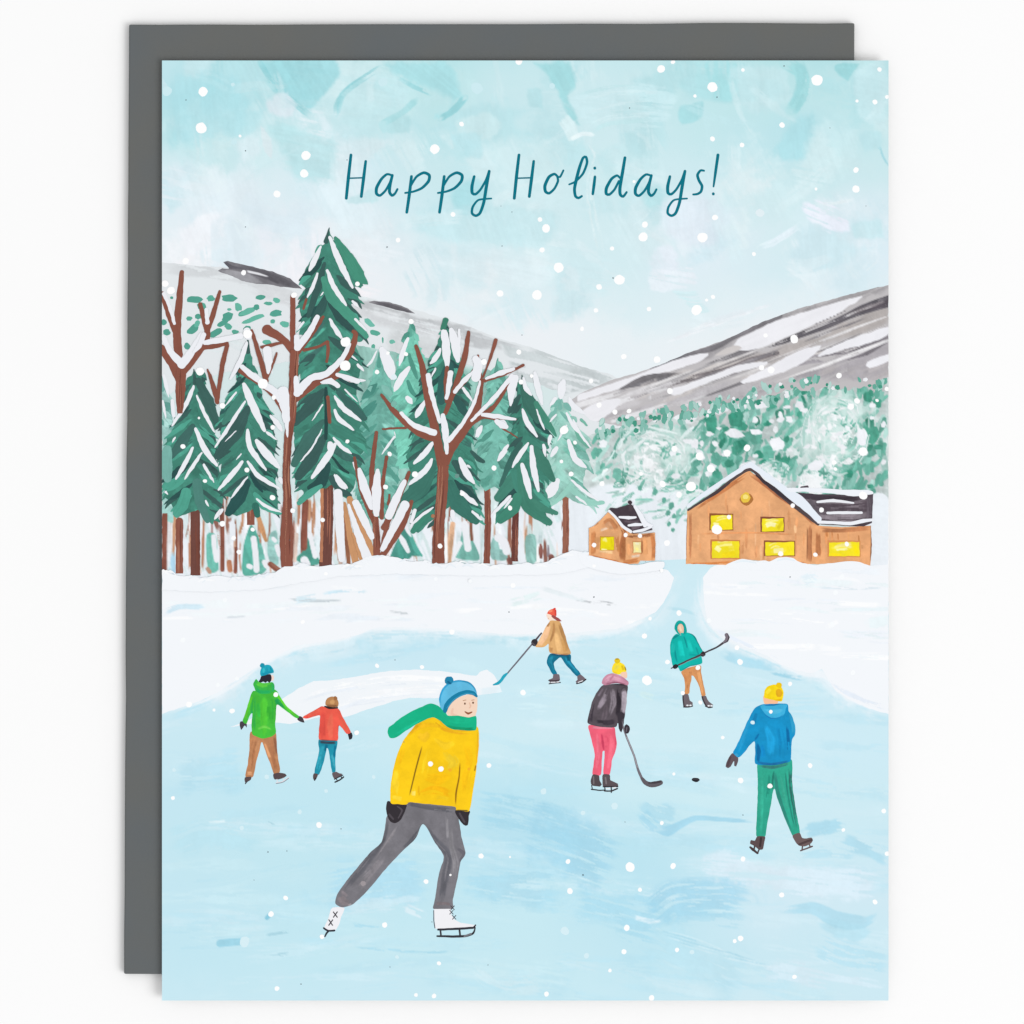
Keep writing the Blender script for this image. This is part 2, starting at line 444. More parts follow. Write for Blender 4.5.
class Coat(Art):
    """a painted piece: its first shape gives the outline, all later marks are laid wet inside it"""
    soft0 = 0.3
    def __init__(s, *a, **k):
        super().__init__(*a, **k); s.c = None
    def poly(s, pts, col, mottle=0.06, dry=0.0, soft=0.0, alpha=1.0, sharp=False, wobble=0.35, ang=None):
        if s.c is None:
            out = pts if sharp else [(x, y) for _, x, y in catmull(pts, True, 1.2)]
            me = s.o.data; bpy.data.objects.remove(s.o); bpy.data.meshes.remove(me)
            s.c = Canvas(s.name, s.parent, out, s.label, s.group, s.kind, base=col, edge=wobble, step=.5, soft0=s.soft0, ground=mottle)
            s.o = s.c.o
        else: s.c.poly(pts, col, mottle * 1.3, dry, soft or .15, alpha, sharp, wobble, ang)
    def stroke(s, pts, w, col, mottle=0.06, dry=0.0, soft=0.0, alpha=.9, wobble=0.25, cap=(1, 1), step=2.0):
        thin = (max(w) if isinstance(w, (list, tuple)) else w) < 1.7
        s.c.stroke(pts, w, col, mottle * 1.3, 0 if thin else dry * .8, .12 if thin else soft, alpha, wobble, cap, step)
    def done(s): return s.c.done()

# ------------------------------------------------------------------ table, envelope, card stock
def mesh_obj(name, verts, faces, mat, parent=None, smooth=False, bevel=0.0, seg=2):
    me = bpy.data.meshes.new(name); me.from_pydata(verts, [], faces); me.materials.append(mat); me.update()
    o = bpy.data.objects.new(name, me); COL.objects.link(o)
    if parent: o.parent = parent
    if bevel:
        b = o.modifiers.new('soft_edge', 'BEVEL'); b.width = bevel; b.segments = seg; b.limit_method = 'ANGLE'
    return o

def slab(name, corners, z0, z1, mat, parent=None, bevel=0.01, wav=0.0, n=24):
    """a flat sheet with its four corners, its long edges slightly uneven like cut paper"""
    pts = []
    for i in range(4):
        a, b = corners[i], corners[(i+1) % 4]
        for j in range(n):
            t = j / n; x = a[0] + (b[0]-a[0])*t; y = a[1] + (b[1]-a[1])*t
            if j: x += wav * noise.noise((x*.9, y*.9, 1)); y += wav * noise.noise((x*.9, y*.9, 5))
            pts.append((x, y))
    m = len(pts)
    vs = [(x, y, z0) for x, y in pts] + [(x, y, z1) for x, y in pts]
    ar = sum(pts[i][0]*pts[(i+1) % m][1] - pts[(i+1) % m][0]*pts[i][1] for i in range(m))
    up = list(range(m, 2*m)); dn = list(reversed(range(m)))
    sd = [(i, (i+1) % m, m + (i+1) % m, m + i) for i in range(m)]
    if ar < 0: up.reverse(); dn.reverse(); sd = [tuple(reversed(q)) for q in sd]
    return mesh_obj(name, vs, [tuple(up), tuple(dn)] + sd, mat, parent, bevel=bevel)

M_TABLE = plain('white_tabletop', paint((251, 251, 251)), 0.85, 0.002, 0.3, 0.0, 0.0)
M_ENV = plain('grey_envelope_paper', paint((100, 106, 110)), 0.8, 0.05, 0.3, 0.08, 0.12, warm=paint((104, 103, 98)))
M_STOCK = plain('white_card_stock', paint((250, 250, 250)), 0.8, 0.005, 4, 0.05, 0.02)

R = 150.0
table = mesh_obj('tabletop', [(-R, -R, -2), (R, -R, -2), (R, R, -2), (-R, R, -2), (-R, -R, 0), (R, -R, 0), (R, R, 0), (-R, R, 0)],
                 [(3, 2, 1, 0), (4, 5, 6, 7), (0, 1, 5, 4), (1, 2, 6, 5), (2, 3, 7, 6), (3, 0, 4, 7)], M_TABLE)
table['kind'] = 'structure'

def low(x, y, z):                                  # a photographed corner that lies at height z
    k = (DIST + TOP - z) / DIST
    return (wx(x) * k, wy(y) * k)
ENV_TOP = 0.12
env = slab('envelope', [low(129, 24.5, ENV_TOP), low(854.5, 23, ENV_TOP), low(852, 973, ENV_TOP), low(124, 974, ENV_TOP)],
           0.01, ENV_TOP, M_ENV, bevel=0.02, wav=0.012)
env['label'] = 'plain dark grey paper envelope lying flat beneath the illustrated card'
env['category'] = 'envelope'

card = bpy.data.objects.new('greeting_card', None); COL.objects.link(card)
card['label'] = 'white greeting card printed with painted ice skaters, lying on grey envelope'
card['category'] = 'greeting card'
card.empty_display_size = 1
corn = [(wx(X0), wy(Y0)), (wx(X1), wy(Y0)), (wx(X1), wy(Y1)), (wx(X0), wy(Y1))]
slab('front_panel', corn, TOP - 0.035, TOP, M_STOCK, card, bevel=0.006)
slab('back_panel', [low(X0, Y0, .16), low(X1 - .6, Y0 + .3, .16), low(X1 - .6, Y1 - .3, .16), low(X0, Y1, .16)], ENV_TOP + 0.004, ENV_TOP + 0.036, M_STOCK, card, bevel=0.006)
slab('fold', [(wx(X0), wy(Y0)), (wx(X0) + .03, wy(Y0)), (wx(X0) + .03, wy(Y1)), (wx(X0), wy(Y1))], ENV_TOP + 0.037, TOP - 0.036, M_STOCK, card, bevel=0)

# ------------------------------------------------------------------ the print: sky
sky = Canvas('sky', card, [(162,60.5),(888.5,60.5),(888.5,425),(162,425)], edge=0)
cx9 = [162, 252, 343, 434, 525, 616, 706, 797, 888.5]
W0 = (236, 240, 244)
sky.grid(cx9, [60.5, 100, 140, 180, 220, 260, 300, 340, 470], [
 [(192,229,236),(182,225,230),(176,222,227),(182,226,230),(197,231,236),(198,231,236),(192,229,233),(182,225,229),(184,224,229)],
 [(180,225,232),(180,223,229),(198,231,236),(190,228,232),(202,232,237),(204,233,238),(194,230,234),(190,228,232),(199,231,236)],
 [(188,228,233),(202,232,237),(204,233,238),(198,231,236),(201,232,237),(207,234,239),(198,231,236),(188,227,234),(199,231,235)],
 [(218,237,243),(220,237,243),(212,235,242),(203,232,237),(205,233,238),(209,235,239),(205,233,239),(201,231,236),(204,232,237)],
 [(226,239,245),(231,238,245),(227,238,244),(207,234,240),(209,234,239),(211,235,240),(222,236,244),(212,235,240),(218,235,242)],
 [(233,240,244),(235,239,245),(235,240,245),(226,239,244),(215,236,241),(211,235,240),(222,237,244),(213,235,241),(219,236,244)],
 [W0, W0, (236,239,244), (232,240,244), (224,238,243), (219,237,242), (223,238,243), (226,239,244), (229,239,244)],
 [W0, W0, W0, W0, (235,240,244), (231,240,244), (233,240,244), (234,240,244), (234,239,243)],
 [W0]*9], mottle=0.012)
TE = (158,216,222); PW = (233,238,246); LT = (212,236,241)
def wash(pts, c, al=.6, soft=.35, dry=0.0, ang=None): sky.poly(pts, c, .035, dry, soft, al, wobble=.8, ang=ang)
def brush(pts, w, c, al=.6, dry=.2, soft=.25): sky.stroke(pts, w, c, .04, dry, soft, al)
r2 = random.Random(22)
# broad overlapping washes
for i in range(90):
    x = r2.uniform(162, 888); y = r2.uniform(62, 300); t = y / 330; q = sky.rgb[int(y - 60.5), min(int(x - 162), 725)]
    k = r2.choice((-1, 1)); c = tuple(v + k * d for v, d in zip(q, (12, 5, 4))); rx, ry = r2.uniform(14, 60), r2.uniform(12, 44)
    sky.blob(x, y, rx, c, ry, r2.uniform(-.8, .8), 9, .45, soft=r2.choice((.45, .7, 1.0)), alpha=r2.uniform(.5, .95), mottle=.02, dry=r2.choice((0, 0, .08)), ang=r2.choice((.2, 1.1, 1.5)))
z1, z2, z3, z4 = V(100,0,4), V(330,40,4), V(560,0,4), V(768,0,4)
wash(z1((250,300),(400,270),(560,330),(640,440),(600,540),(480,580),(330,610),(250,560)), (172,221,229), .6)
wash(z1((630,240),(940,240),(948,310),(905,370),(840,430),(770,400),(690,330)), (160,218,225), .8, .2, 0, 1.0)
brush(z1((640,250),(700,340),(840,465)), 6, (140,205,212), .6)
brush(z1((660,320),(740,400),(830,455)), 4, (150,212,218), .5)
wash(z1((660,490),(760,470),(940,560),(940,730),(780,740),(710,640)), (184,226,231), .75, .3)
wash(z1((660,400),(740,360),(800,420),(760,480),(680,460)), PW, .6, .35)
wash(z1((640,500),(690,560),(690,640),(650,600)), (228,240,245), .7, .3)
wash(z1((250,310),(285,370),(270,385),(250,370)), (210,235,242), .7, .3)
wash(z1((250,640),(330,620),(520,660),(600,640),(640,760),(480,880),(300,860),(250,760)), (230,240,246), .5, .6)
wash(z1((480,480),(600,430),(660,440),(640,530),(540,560)), (178,223,230), .5, .4)
wash(z1((540,560),(640,540),(650,620),(560,660)), (226,239,245), .5, .5)
brush(z1((940,455),(955,400),(1000,350),(1060,310)), 5, (150,212,218), .7, .1)
wash(z2((210,90),(480,85),(540,200),(545,230),(480,290),(440,320),(410,315),(470,250),(390,210),(290,160)), (166,220,226), .75, .22, 0, .7)
brush(z2((200,110),(110,170),(50,220),(25,300)), 5, (146,209,216), .75, .1)
brush(z2((350,235),(290,290),(210,335)), 6, (160,217,222), .7, .2)
brush(z2((270,150),(340,190),(410,218)), 4, (140,205,212), .6, .1)
brush(z2((540,230),(490,285),(440,315)), 6, (140,206,213), .7, .1)
wash(z2((60,210),(200,120),(330,190),(260,290),(110,340),(50,300)), (196,231,236), .6, .4)
wash(z2((200,320),(320,300),(310,370),(210,370)), (178,223,228), .6, .4)
wash(z2((800,85),(960,85),(990,180),(960,235),(1000,340),(960,310),(920,230),(850,140)), (162,219,224), .8, .2, 0, 1.1)
wash(z2((780,190),(850,190),(850,270),(790,270)), (180,224,230), .6, .4)
wash(z2((510,330),(620,290),(700,330),(640,400),(540,390)), (212,237,240), .6, .4)
wash(z2((480,370),(600,380),(600,470),(520,450)), (184,226,233), .6, .4)
wash(z2((480,620),(570,560),(640,600),(620,700),(520,690)), (166,219,226), .7, .4)
wash(z2((300,700),(600,650),(900,690),(840,820),(480,830),(330,760)), (196,231,237), .55, .4)
wash(z2((60,640),(170,590),(190,640),(110,660)), (190,229,234), .6, .4)
wash(z2((30,430),(160,390),(260,400),(170,470),(20,580)), (224,239,244), .6, .4)
wash(z2((380,840),(620,810),(820,850),(880,960),(640,1010),(430,950)), (226,239,244), .5, .6)
brush(z2((930,310),(960,350),(980,400)), 12, (220,240,243), .8, .2)
brush(z2((960,400),(1010,375),(1060,380)), 4, (232,244,247), .8, .1)
wash(z3((60,370),(330,330),(470,380),(380,520),(150,530),(70,460)), (206,234,239), .6, .3, .1, .1)
for i in range(7): brush(z3((80+i*9,380+i*24),(200,350+i*24),(400,345+i*22)), 4, (214,237,241) if i % 2 else (190,228,232), .5, .5)
wash(z3((580,250),(750,250),(720,340),(680,400),(620,390),(590,330)), (166,220,225), .7, .25, .1, 1.5)
wash(z3((480,430),(570,410),(560,470),(490,495)), (162,218,224), .7, .3)
brush(z3((910,250),(960,290),(970,370),(925,450)), 14, (160,217,221), .8, .1, .25)
wash(z3((460,250),(560,250),(560,300),(470,300)), (176,223,228), .5, .4, .2, 1.5)
wash(z3((690,270),(900,280),(930,400),(800,460),(700,400)), (204,233,238), .6, .4)
brush(z3((110,560),(150,620),(130,700),(120,790),(145,920),(170,1020)), 8, (224,241,244), .7, .3)
wash(z3((300,740),(420,740),(440,790),(350,850)), (176,223,228), .5, .4)
wash(z3((410,820),(620,800),(680,900),(600,980),(450,950)), (226,236,246), .6, .4)
wash(z3((360,1000),(450,980),(480,1080),(380,1090)), (231,236,246), .6, .4)
brush(z3((800,990),(890,950),(960,900)), 6, (226,240,246), .7, .2)
wash(z4((100,450),(200,430),(215,500),(180,620),(100,655),(30,610),(50,520)), (170,220,228), .65, .4)
wash(z4((280,250),(370,250),(340,300),(320,330),(270,290)), (152,213,218), .75, .25)
brush(z4((120,250),(140,310),(110,420),(90,440)), 14, (160,216,221), .6, .2)
wash(z4((330,300),(390,250),(480,250),(480,520),(370,490),(330,400)), (206,234,239), .6, .3)
wash(z4((200,480),(360,500),(380,560),(420,700),(300,740),(150,680)), (208,235,239), .55, .4)
wash(z4((350,530),(450,520),(460,600),(380,610)), (184,225,232), .5, .4)
brush(z4((440,580),(460,630),(484,670)), 3, (150,208,220), .6, .1)
wash(z4((140,820),(240,800),(320,850),(330,930),(250,930),(160,870)), (233,236,247), .85, .3, .25, .4)
brush(z4((170,810),(250,815),(340,800)), 3, (228,240,244), .8, .2)
wash(z4((340,890),(450,880),(460,950),(340,960)), (196,231,237), .6, .4)
brush(z4((0,985),(60,945),(110,915)), 6, (226,238,246), .7, .2)
zg = V(580,270,5.12)
wash(zg((370,0),(560,-30),(600,70),(500,100),(360,110)), (233,239,246), .7, .3, .2)
for i in range(9): brush(zg((470+i*14,110+i*12),(540+i*12,118+i*12),(600+i*8,112+i*12)), 2.2, (204,236,240), .5, .4)
for i in range(12): brush(zg((440+i*20,370-i*10),(560+i*25,330-i*11),(800+i*18,240-i*6)), 2.5, (226,232,238) if i % 2 else (240,243,247), .5, .5)
r2 = random.Random(21)
for i in range(70):          # small visible brush marks
    x = r2.uniform(165, 885); y = r2.uniform(64, 330); a = r2.choice((0.2, 0.9, 1.4, -.5)) + r2.uniform(-.4, .4); l = r2.uniform(10, 40)
    t = y / 330
    c = (176 + 50*t, 222 + 16*t, 228 + 15*t) if r2.random() < .5 else (210 + 24*t, 236 + 5*t, 240 + 5*t)
    dx, dy = math.cos(a) * l, math.sin(a) * l
    brush([(x - dx, y - dy), (x + r2.uniform(-5, 5), y + r2.uniform(-5, 5)), (x + dx, y + dy)], r2.uniform(5, 18), c, r2.uniform(.2, .42), r2.uniform(.1, .5), .5)
sky.done()

# ------------------------------------------------------------------ hills
ridge = [(162,262),(195,266),(225,267),(270,280),(300,289),(345,292),(365,297),(420,311),(470,327),(500,339),(530,347),(560,358),(580,366),(612,375),(622,382)]
hl = Canvas('hill', card, ridge + [(640,395),(640,500),(560,520),(162,520)], 'pale grey snowy hill behind the fir forest', base=(226,231,234))
hl.stroke([(162,268),(225,274),(285,288)], 14, (206,210,213), .04, .2, .3, .8)
hl.stroke([(250,280),(300,300),(360,310),(410,322),(470,340)], 20, (208,210,213), .05, .2, .35, .7)
hl.poly([(352,296),(400,306),(470,328),(500,339),(503,352),(474,347),(440,338),(400,322),(360,312)], (190,193,196), .06, .1, .2, .9, ang=.25)
hl.poly([(500,339),(530,347),(562,358),(585,367),(615,376),(610,384),(585,390),(560,396),(535,395),(512,375)], (196,204,206), .06, .1, .2, .95, ang=.25)
hl.poly([(398,318),(430,330),(455,345),(470,370),(430,372),(390,350)], (208,212,214), .05, 0, .5, .8, ang=.25)
hl.stroke([(530,350),(565,361),(600,374)], 4, (190,198,200), .05, .2, .3, .8)
hl.stroke([(410,316),(470,333),(520,348)], 3, (192,196,199), .05, .2, .3, .7)
for i in range(16):
    x = r2.uniform(170, 470); y = r2.uniform(290, 345) + max(0, (x-330)*.15)
    hl.stroke([(x, y), (x+r2.uniform(10,30), y+r2.uniform(2,14))], r2.uniform(5,14), r2.choice([(214,224,226),(236,240,243),(222,234,236)]), .04, .4, .3, .5)
za = V(155,225,5.12); zc = V(330,300,5.12)
hl.done()
rock = Canvas('rock_streak', card, za((322,236),(345,222),(382,226),(350,188),(372,184),(430,198),(520,218),(600,238),(690,273),(755,327),(700,322),(640,316),(600,306),(520,302),(450,287),(400,264)), 'dark grey rock streak on the left hill', base=(122,120,126), edge=.6, step=.6, soft0=.2, ground=.14)
rock.poly(za((320,232),(385,228),(440,240),(520,268),(560,300),(500,302),(440,285),(390,262)), (160,160,165), .1, 0, .3, .85)
rock.stroke(za((420,212),(520,240),(620,275),(740,322)), [4,9,5], (98,96,102), .1); rock.stroke(za((350,190),(390,215),(460,222)), [5,3,1], (94,92,99), .1); rock.stroke(za((560,250),(600,280),(640,300)), [2,3,2], (88,86,92))
rock.stroke(za((465,236),(530,250),(588,267)), [2.4,2.4,1], (222,223,227), .02); rock.done()
rock = Canvas('rock_streak', card, zc((195,10),(225,4),(300,10),(360,28),(400,44),(436,70),(390,62),(330,48),(270,32),(225,20)), 'small dark rock streak right of the tallest fir', base=(134,132,137), edge=.5, step=.6, soft0=.2, ground=.14)
rock.stroke(zc((220,12),(300,28),(360,46),(425,66)), [2,4,4,1], (102,100,106), .1); rock.done()
fl = Art('shrubs', hl, 'scattered teal shrub dots on the pale hill', kind='stuff')
T1c = (92,170,150)
for (x, y, a, b, r) in [(205,382,40,20,0),(285,376,20,16,0),(240,415,24,20,.3),(380,374,40,20,0),(427,420,22,20,.8),(372,470,30,22,-.5),(380,432,12,7,0),(445,455,20,14,-.3),(480,440,50,14,-.4),(520,420,16,16,0),(540,370,26,12,0),(580,402,22,10,0),(622,385,18,14,.3),(618,452,32,18,0),(603,494,14,10,0),(665,508,24,16,0),(506,480,60,13,-.35),(345,505,28,14,-.3),(375,520,20,16,.5),(195,532,34,20,-.6),(215,505,14,18,.4),(310,552,34,18,-.5),(410,548,18,12,0),(470,530,22,14,-.3),(175,478,16,12,0),(60,550,18,16,0),(45,500,14,16,0),(165,620,18,16,0),(575,600,24,14,0),(85,372,9,8,0),(220,470,16,14,0)]:
    (px, py), = za((x, y)); fl.blob(px, py, a/5.12, r2.choice([T1c,(84,160,142),(104,182,162)]), b/5.12, r, irr=.18, mottle=.12)
for (x, y, a, b, r) in [(200,115,34,14,.7),(230,168,30,14,.3),(318,213,16,11,0),(222,240,10,16,.2),(270,205,5,16,0)]:
    (px, py), = zc((x, y)); fl.blob(px, py, a/5.12, r2.choice([T1c,(112,185,168)]), b/5.12, r, irr=.18, mottle=.12)
fl.done()

hr = Canvas('hill', card, [(888.5,285),(862,291),(840,297),(800,308),(760,323),(725,340),(690,352),(660,365),(640,372),(612,380),(585,391),(570,400),(590,420),(640,430),(760,420),(888.5,400)], 'grey rocky hillside with white snow streaks above the cabins', base=(192,189,191))
zh = V(700,270,5.12)
def g(pts, c, al=1, soft=0, dry=0, m=.08): hr.poly(pts, c, m, dry, soft, al, wobble=.6, ang=-.38)
g(zh((-330,560),(0,425),(170,350),(300,275),(480,195),(700,140),(965,72),(965,100),(820,150),(600,205),(400,270),(200,360),(60,440),(-120,500)), (160,157,160), .95, .12, .1)
g(zh((-100,560),(80,480),(300,420),(520,340),(760,240),(965,150),(965,290),(760,360),(600,395),(400,470),(200,540),(0,610)), (178,172,170), .95, .15, .1)
g(zg((100,770),(200,690),(330,650),(500,640),(650,580),(830,560),(1000,560),(1000,640),(800,690),(640,720),(450,740),(300,760),(200,790)), (184,181,185), .95, .2, .1)
g(zh((0,690),(150,650),(330,560),(480,500),(640,440),(800,410),(965,340),(965,560),(600,560),(400,580),(250,660)), (164,160,165), .95, .15, .1)
g(zh((640,500),(800,470),(965,440),(965,570),(640,570)), (184,179,181), .9, .3, .1)
hr.stroke(zg((0,685),(60,660),(150,640),(260,600)), [3,5,2], (170,168,172), .1, .3, .2)
hr.stroke(zg((205,612),(270,575),(400,545),(550,532)), [1,10,7,1], (120,117,121), .12)
hr.stroke(zg((240,600),(360,575),(480,545)), [1,5,1], (120,118,123), .12)
hr.stroke(zg((390,615),(500,572),(650,535),(780,500),(880,460),(1010,425)), [1,6,5,6,4], (122,116,119), .12, .1)
hr.stroke(zg((360,507),(480,455),(680,400),(780,350),(860,310),(1020,232)), [1,4,6,4,5,7], (130,127,132), .1)
hr.stroke(zg((370,505),(450,470),(560,430)), [1,2.5,1], (120,120,126), .1)
hr.stroke(zh((330,397),(420,370),(520,330),(650,285),(760,235),(840,200),(965,160)), [1,4,6,6,7,10,12], (96,93,99), .12, .05)
hr.stroke(zh((760,230),(850,195),(965,165)), [2,6,8], (92,86,93), .12, .1)
hr.stroke(zh((600,445),(740,415),(860,380),(965,345)), [2,6,5,8], (126,122,128), .12, .2)
hr.stroke(zh((750,462),(850,430),(965,360)), [1,4,3], (120,116,122), .12, .1)
hr.stroke(zh((450,480),(560,455),(640,450)), 8, (160,156,162), .1, .2, .2)
for i in range(26):
    x = r2.uniform(610, 880); y = 395 - (x-610)*.33 + r2.uniform(-8, 26)
    l = r2.uniform(8, 30)
    hr.stroke([(x-l, y+l*.38), (x, y+r2.uniform(-1.5,1.5)), (x+l, y-l*.4)], r2.uniform(2,5), r2.choice([(166,160,162),(206,200,198),(214,209,206),(182,178,182)]), .1, .5, .25, .55)
for i in range(34):
    x = r2.uniform(640, 885); y = 300 + (885-x)*.36 + r2.uniform(-2, 62) * (x - 600) / 285; l = r2.uniform(15, 60)
    hr.stroke([(x-l, y+l*.36), (x, y+r2.uniform(-2,2)), (x+l, y-l*.4)], [.6, r2.uniform(1.5,4), .6], r2.choice([(132,129,134),(112,109,114),(212,210,211),(226,225,227),(160,158,161)]), .1, .3, .12, .8)
for i in range(16):
    x = r2.uniform(590, 700); y = 415 - (x-590)*.22 + r2.uniform(-14, 12); l = r2.uniform(8, 26)
    hr.stroke([(x-l, y+l*.3), (x+l, y-l*.3)], r2.uniform(3, 8), r2.choice([(226,226,229),(208,206,209),(214,214,216)]), .06, .4, .4, .8)
sn = hr
WS = (237,237,242)
for q in [zh((172,387),(185,365),(210,345),(300,300),(400,258),(600,195),(720,160),(830,135),(800,165),(755,190),(690,235),(600,272),(500,320),(400,362),(330,392),(260,412),(195,410)),
          zh((205,575),(250,545),(300,520),(380,480),(450,440),(530,405),(620,387),(600,420),(560,452),(500,490),(430,522),(370,540),(300,562),(220,580)),
          zh((603,440),(640,408),(760,358),(860,322),(965,290),(965,330),(900,362),(820,388),(720,412),(660,432)),
          zh((848,490),(858,470),(880,458),(965,430),(965,466),(920,486),(870,502)),
          zg((452,622),(480,605),(560,580),(700,528),(830,482),(960,470),(940,492),(800,525),(700,560),(620,590),(520,632),(475,642)),
          zg((-10,640),(60,615),(150,585),(300,535),(460,470),(560,440),(657,425),(640,450),(600,475),(450,520),(330,540),(250,578),(190,612),(110,635),(60,652),(-10,672)),
          zg((0,730),(60,690),(130,665),(210,660),(180,710),(130,750),(60,790),(0,770)),
          zg((690,440),(740,405),(800,385),(830,400),(780,425))]:
    sn.poly(q, ang=-.4, col=WS if q[0][0] != zg((690,440))[0][0] else (206,201,200), mottle=.015, wobble=.9)
for i in range(9):
    (x, y), = zh((597 + i*18, 275 - i*8)); sn.blob(x, y, .9, (120,116,121), .6)
hr.done()

# ------------------------------------------------------------------ far wood on the right hillside
rb = random.Random(77)
bump = []
for i in range(66):
    x = 565 + i * 4.9; y = 440 - (x-565)*.55 if x < 600 else 421 - (x-600)*.18 if x < 690 else 405 - (x-690)*.24 if x < 790 else 379
    bump.append((x, y + 9 + rb.uniform(-2, 3)))
fw = Canvas('woodland', card, [(545,500)] + bump + [(888.5,374),(888.5,566),(545,566)], 'dabbed mint and green woodland with white blobs behind the cabins', kind='stuff', base=(200,212,211), edge=1.2)
fw.poly([(562,570),(560,435),(888,370),(888,570)], (200,212,211), .1, sharp=True, ang=.2)
fw.poly([(562,440),(888,380),(888,396),(700,428),(590,446)], (196,196,197), .08, 0, .4, .8)
fw.poly([(540,500),(575,492),(600,486),(640,484),(690,494),(700,520),(700,575),(540,575)], (233,240,245), .02, 0, .1, 1)
G1, G2, G3, G4 = (100,168,151), (70,150,128), (134,190,177), (172,208,201)
r3 = random.Random(5)
def dab(x, y, l, w, a, c, **k):
    dx, dy = math.cos(a)*l/2, math.sin(a)*l/2
    fw.stroke([(x-dx, y-dy), (x+r3.uniform(-1,1), y+r3.uniform(-1,1)), (x+dx, y+dy)], [w*.6, w, w*.7], c, .1, **k)
def top(x): return 432 - (x-590)*.12 if x < 690 else 418 - (x-690)*.40 if x < 790 else 382
for i in range(620):
    x = r3.uniform(592, 886); y = top(x) + r3.random() * 112 + 6
    if x < 690 and y > 478 + (x-590)*.10: continue
    dens = 1 if x > 690 else .55
    if r3.random() > dens: continue
    c = r3.choice([G1, G1, G3, G3, G4, (112,182,164)]) if x > 690 else r3.choice([G3, G4, G4, (190,216,212), G1])
    dab(x, y, r3.uniform(7, 17), r3.uniform(3.5, 7.5), r3.choice((-1.2,-1.0,1.3,1.5,-.7))+r3.uniform(-.2,.2), c)
for (x, y, w, h) in [(195,570,17,30),(270,640,24,22),(215,800,26,26),(390,580,18,22),(508,560,20,17),(493,617,16,20),(860,650,22,30),(910,680,24,24),(870,840,40,50),(735,585,22,40),(760,985,24,40),(870,930,36,36),(815,630,14,30),(140,985,34,26),(200,905,26,32),(80,965,24,40),(350,940,32,50),(280,850,46,40),(60,790,30,45),(185,760,36,50),(400,970,16,32),(440,580,12,20),(40,672,16,16),(172,655,15,10),(910,545,11,8),(868,545,9,7),(832,548,11,10),(545,563,10,9),(350,665,14,12),(308,672,11,9),(545,690,18,14),(120,860,20,34)]:
    (px, py), = zh((x, y)); fw.blob(px, py, w/5.12, r3.choice([G1, G2, (84,164,142)]) if w > 12 else G2, h/5.12, r3.uniform(-.4,.4), irr=.22, mottle=.12)
for i in range(60):
    x = r3.uniform(694, 886); y = top(x) + r3.uniform(2, 108)
    fw.blob(x, y, r3.uniform(1.5, 5.2), r3.choice([G2, G2, (78,160,138), (58,140,118)]), r3.uniform(2, 6), r3.uniform(-.5,.5), irr=.25, mottle=.12)
for (x, y, w, h) in [(310,785,20,16),(175,792,32,10),(120,820,20,8),(95,855,14,14),(95,940,16,20),(172,948,16,18),(655,668,15,14),(570,698,15,14),(608,700,10,16),(225,850,16,42),(380,815,26,26),(460,825,14,18)]:
    (px, py), = zg((x, y)); fw.blob(px, py, w/5.12, r3.choice([G1, G2]), h/5.12, r3.uniform(-.4,.4), irr=.2, mottle=.12)
for (x, y, w, h) in [(505,68,22,24),(585,75,16,18),(600,160,24,20),(550,190,12,10),(640,215,26,18),(600,185,24,22),(525,135,12,22),(868,340,22,22),(885,370,13,14),(868,415,11,12),(872,442,13,9),(908,392,7,4),(768,298,16,18),(788,243,10,14),(880,210,50,16),(810,45,24,18),(790,20,16,40)]:
    (px, py), = V(500,440,5.12)((x, y)); fw.blob(px, py, w/5.12, r3.choice([G1, G2, (120,186,170)]), h/5.12, r3.uniform(-.4,.4), irr=.2, mottle=.12)
for i in range(45):
    x = r3.uniform(596, 700); y = r3.uniform(428, 496)
    if y > 484 + (x-600)*.12: continue
    dab(x, y, r3.uniform(6, 20), r3.uniform(2, 5), r3.uniform(-1.6, .2), r3.choice([(224,236,238),(206,226,224),G3,G4]), dry=.35)
# two frosted round trees, dabbed and swirled
for (cx, cy, rx, ry, seed) in [(836,434,34,40,1),(652,458,38,32,2),(772,476,20,16,3),(816,480,16,14,4)]:
    rr = random.Random(seed)
    fw.blob(cx, cy, rx*1.1, (206,224,221), ry*1.1, mottle=.06, soft=.7, alpha=.85, irr=.2)
    for i in range(120):
        k = rr.random() ** .6; th = rr.uniform(0, 6.28); d = rr.uniform(.2, .9) * rr.choice((1, -1)); kk = k + rr.uniform(-.15, .15)
        pts = [(cx + rx*(k+(kk-k)*j/3)*math.cos(th + d*j/3) + rr.uniform(-1.5,1.5), cy + ry*(k+(kk-k)*j/3)*math.sin(th + d*j/3) + rr.uniform(-1.5,1.5)) for j in range(4)]
        c = rr.choice([(238,241,243),(236,239,242),(228,237,238),(224,235,235)]) if rr.random() < .9 - .3*k else rr.choice([G4,G3,(188,214,209)])
        fw.stroke(pts, [1, rr.uniform(1.5, 4.5), 1], c, .05, dry=rr.uniform(.2,.7), alpha=rr.uniform(.6, 1))
    for i in range(44):
        th = rr.uniform(0, 6.28); k = rr.uniform(0, .75)
        fw.blob(cx - 3 + rx*k*math.cos(th), cy + 4 + ry*k*math.sin(th), rr.uniform(2, 5), (239,242,244), rr.uniform(1.5, 4), rr.uniform(-1,1), irr=.35, dry=.3)
    for i in range(14):
        th = rr.uniform(-1.9, .6); k = rr.uniform(.15, .62); a = rr.uniform(-1.5, .5)
        x, y = cx + rx*k*math.cos(th) + 3, cy + ry*k*math.sin(th) - 3
        fw.stroke([(x, y), (x + 3.5*math.cos(a), y + 5*math.sin(a))], [rr.uniform(1.5,3), .6], rr.choice([G1, G3, (120,182,167)]), .1)
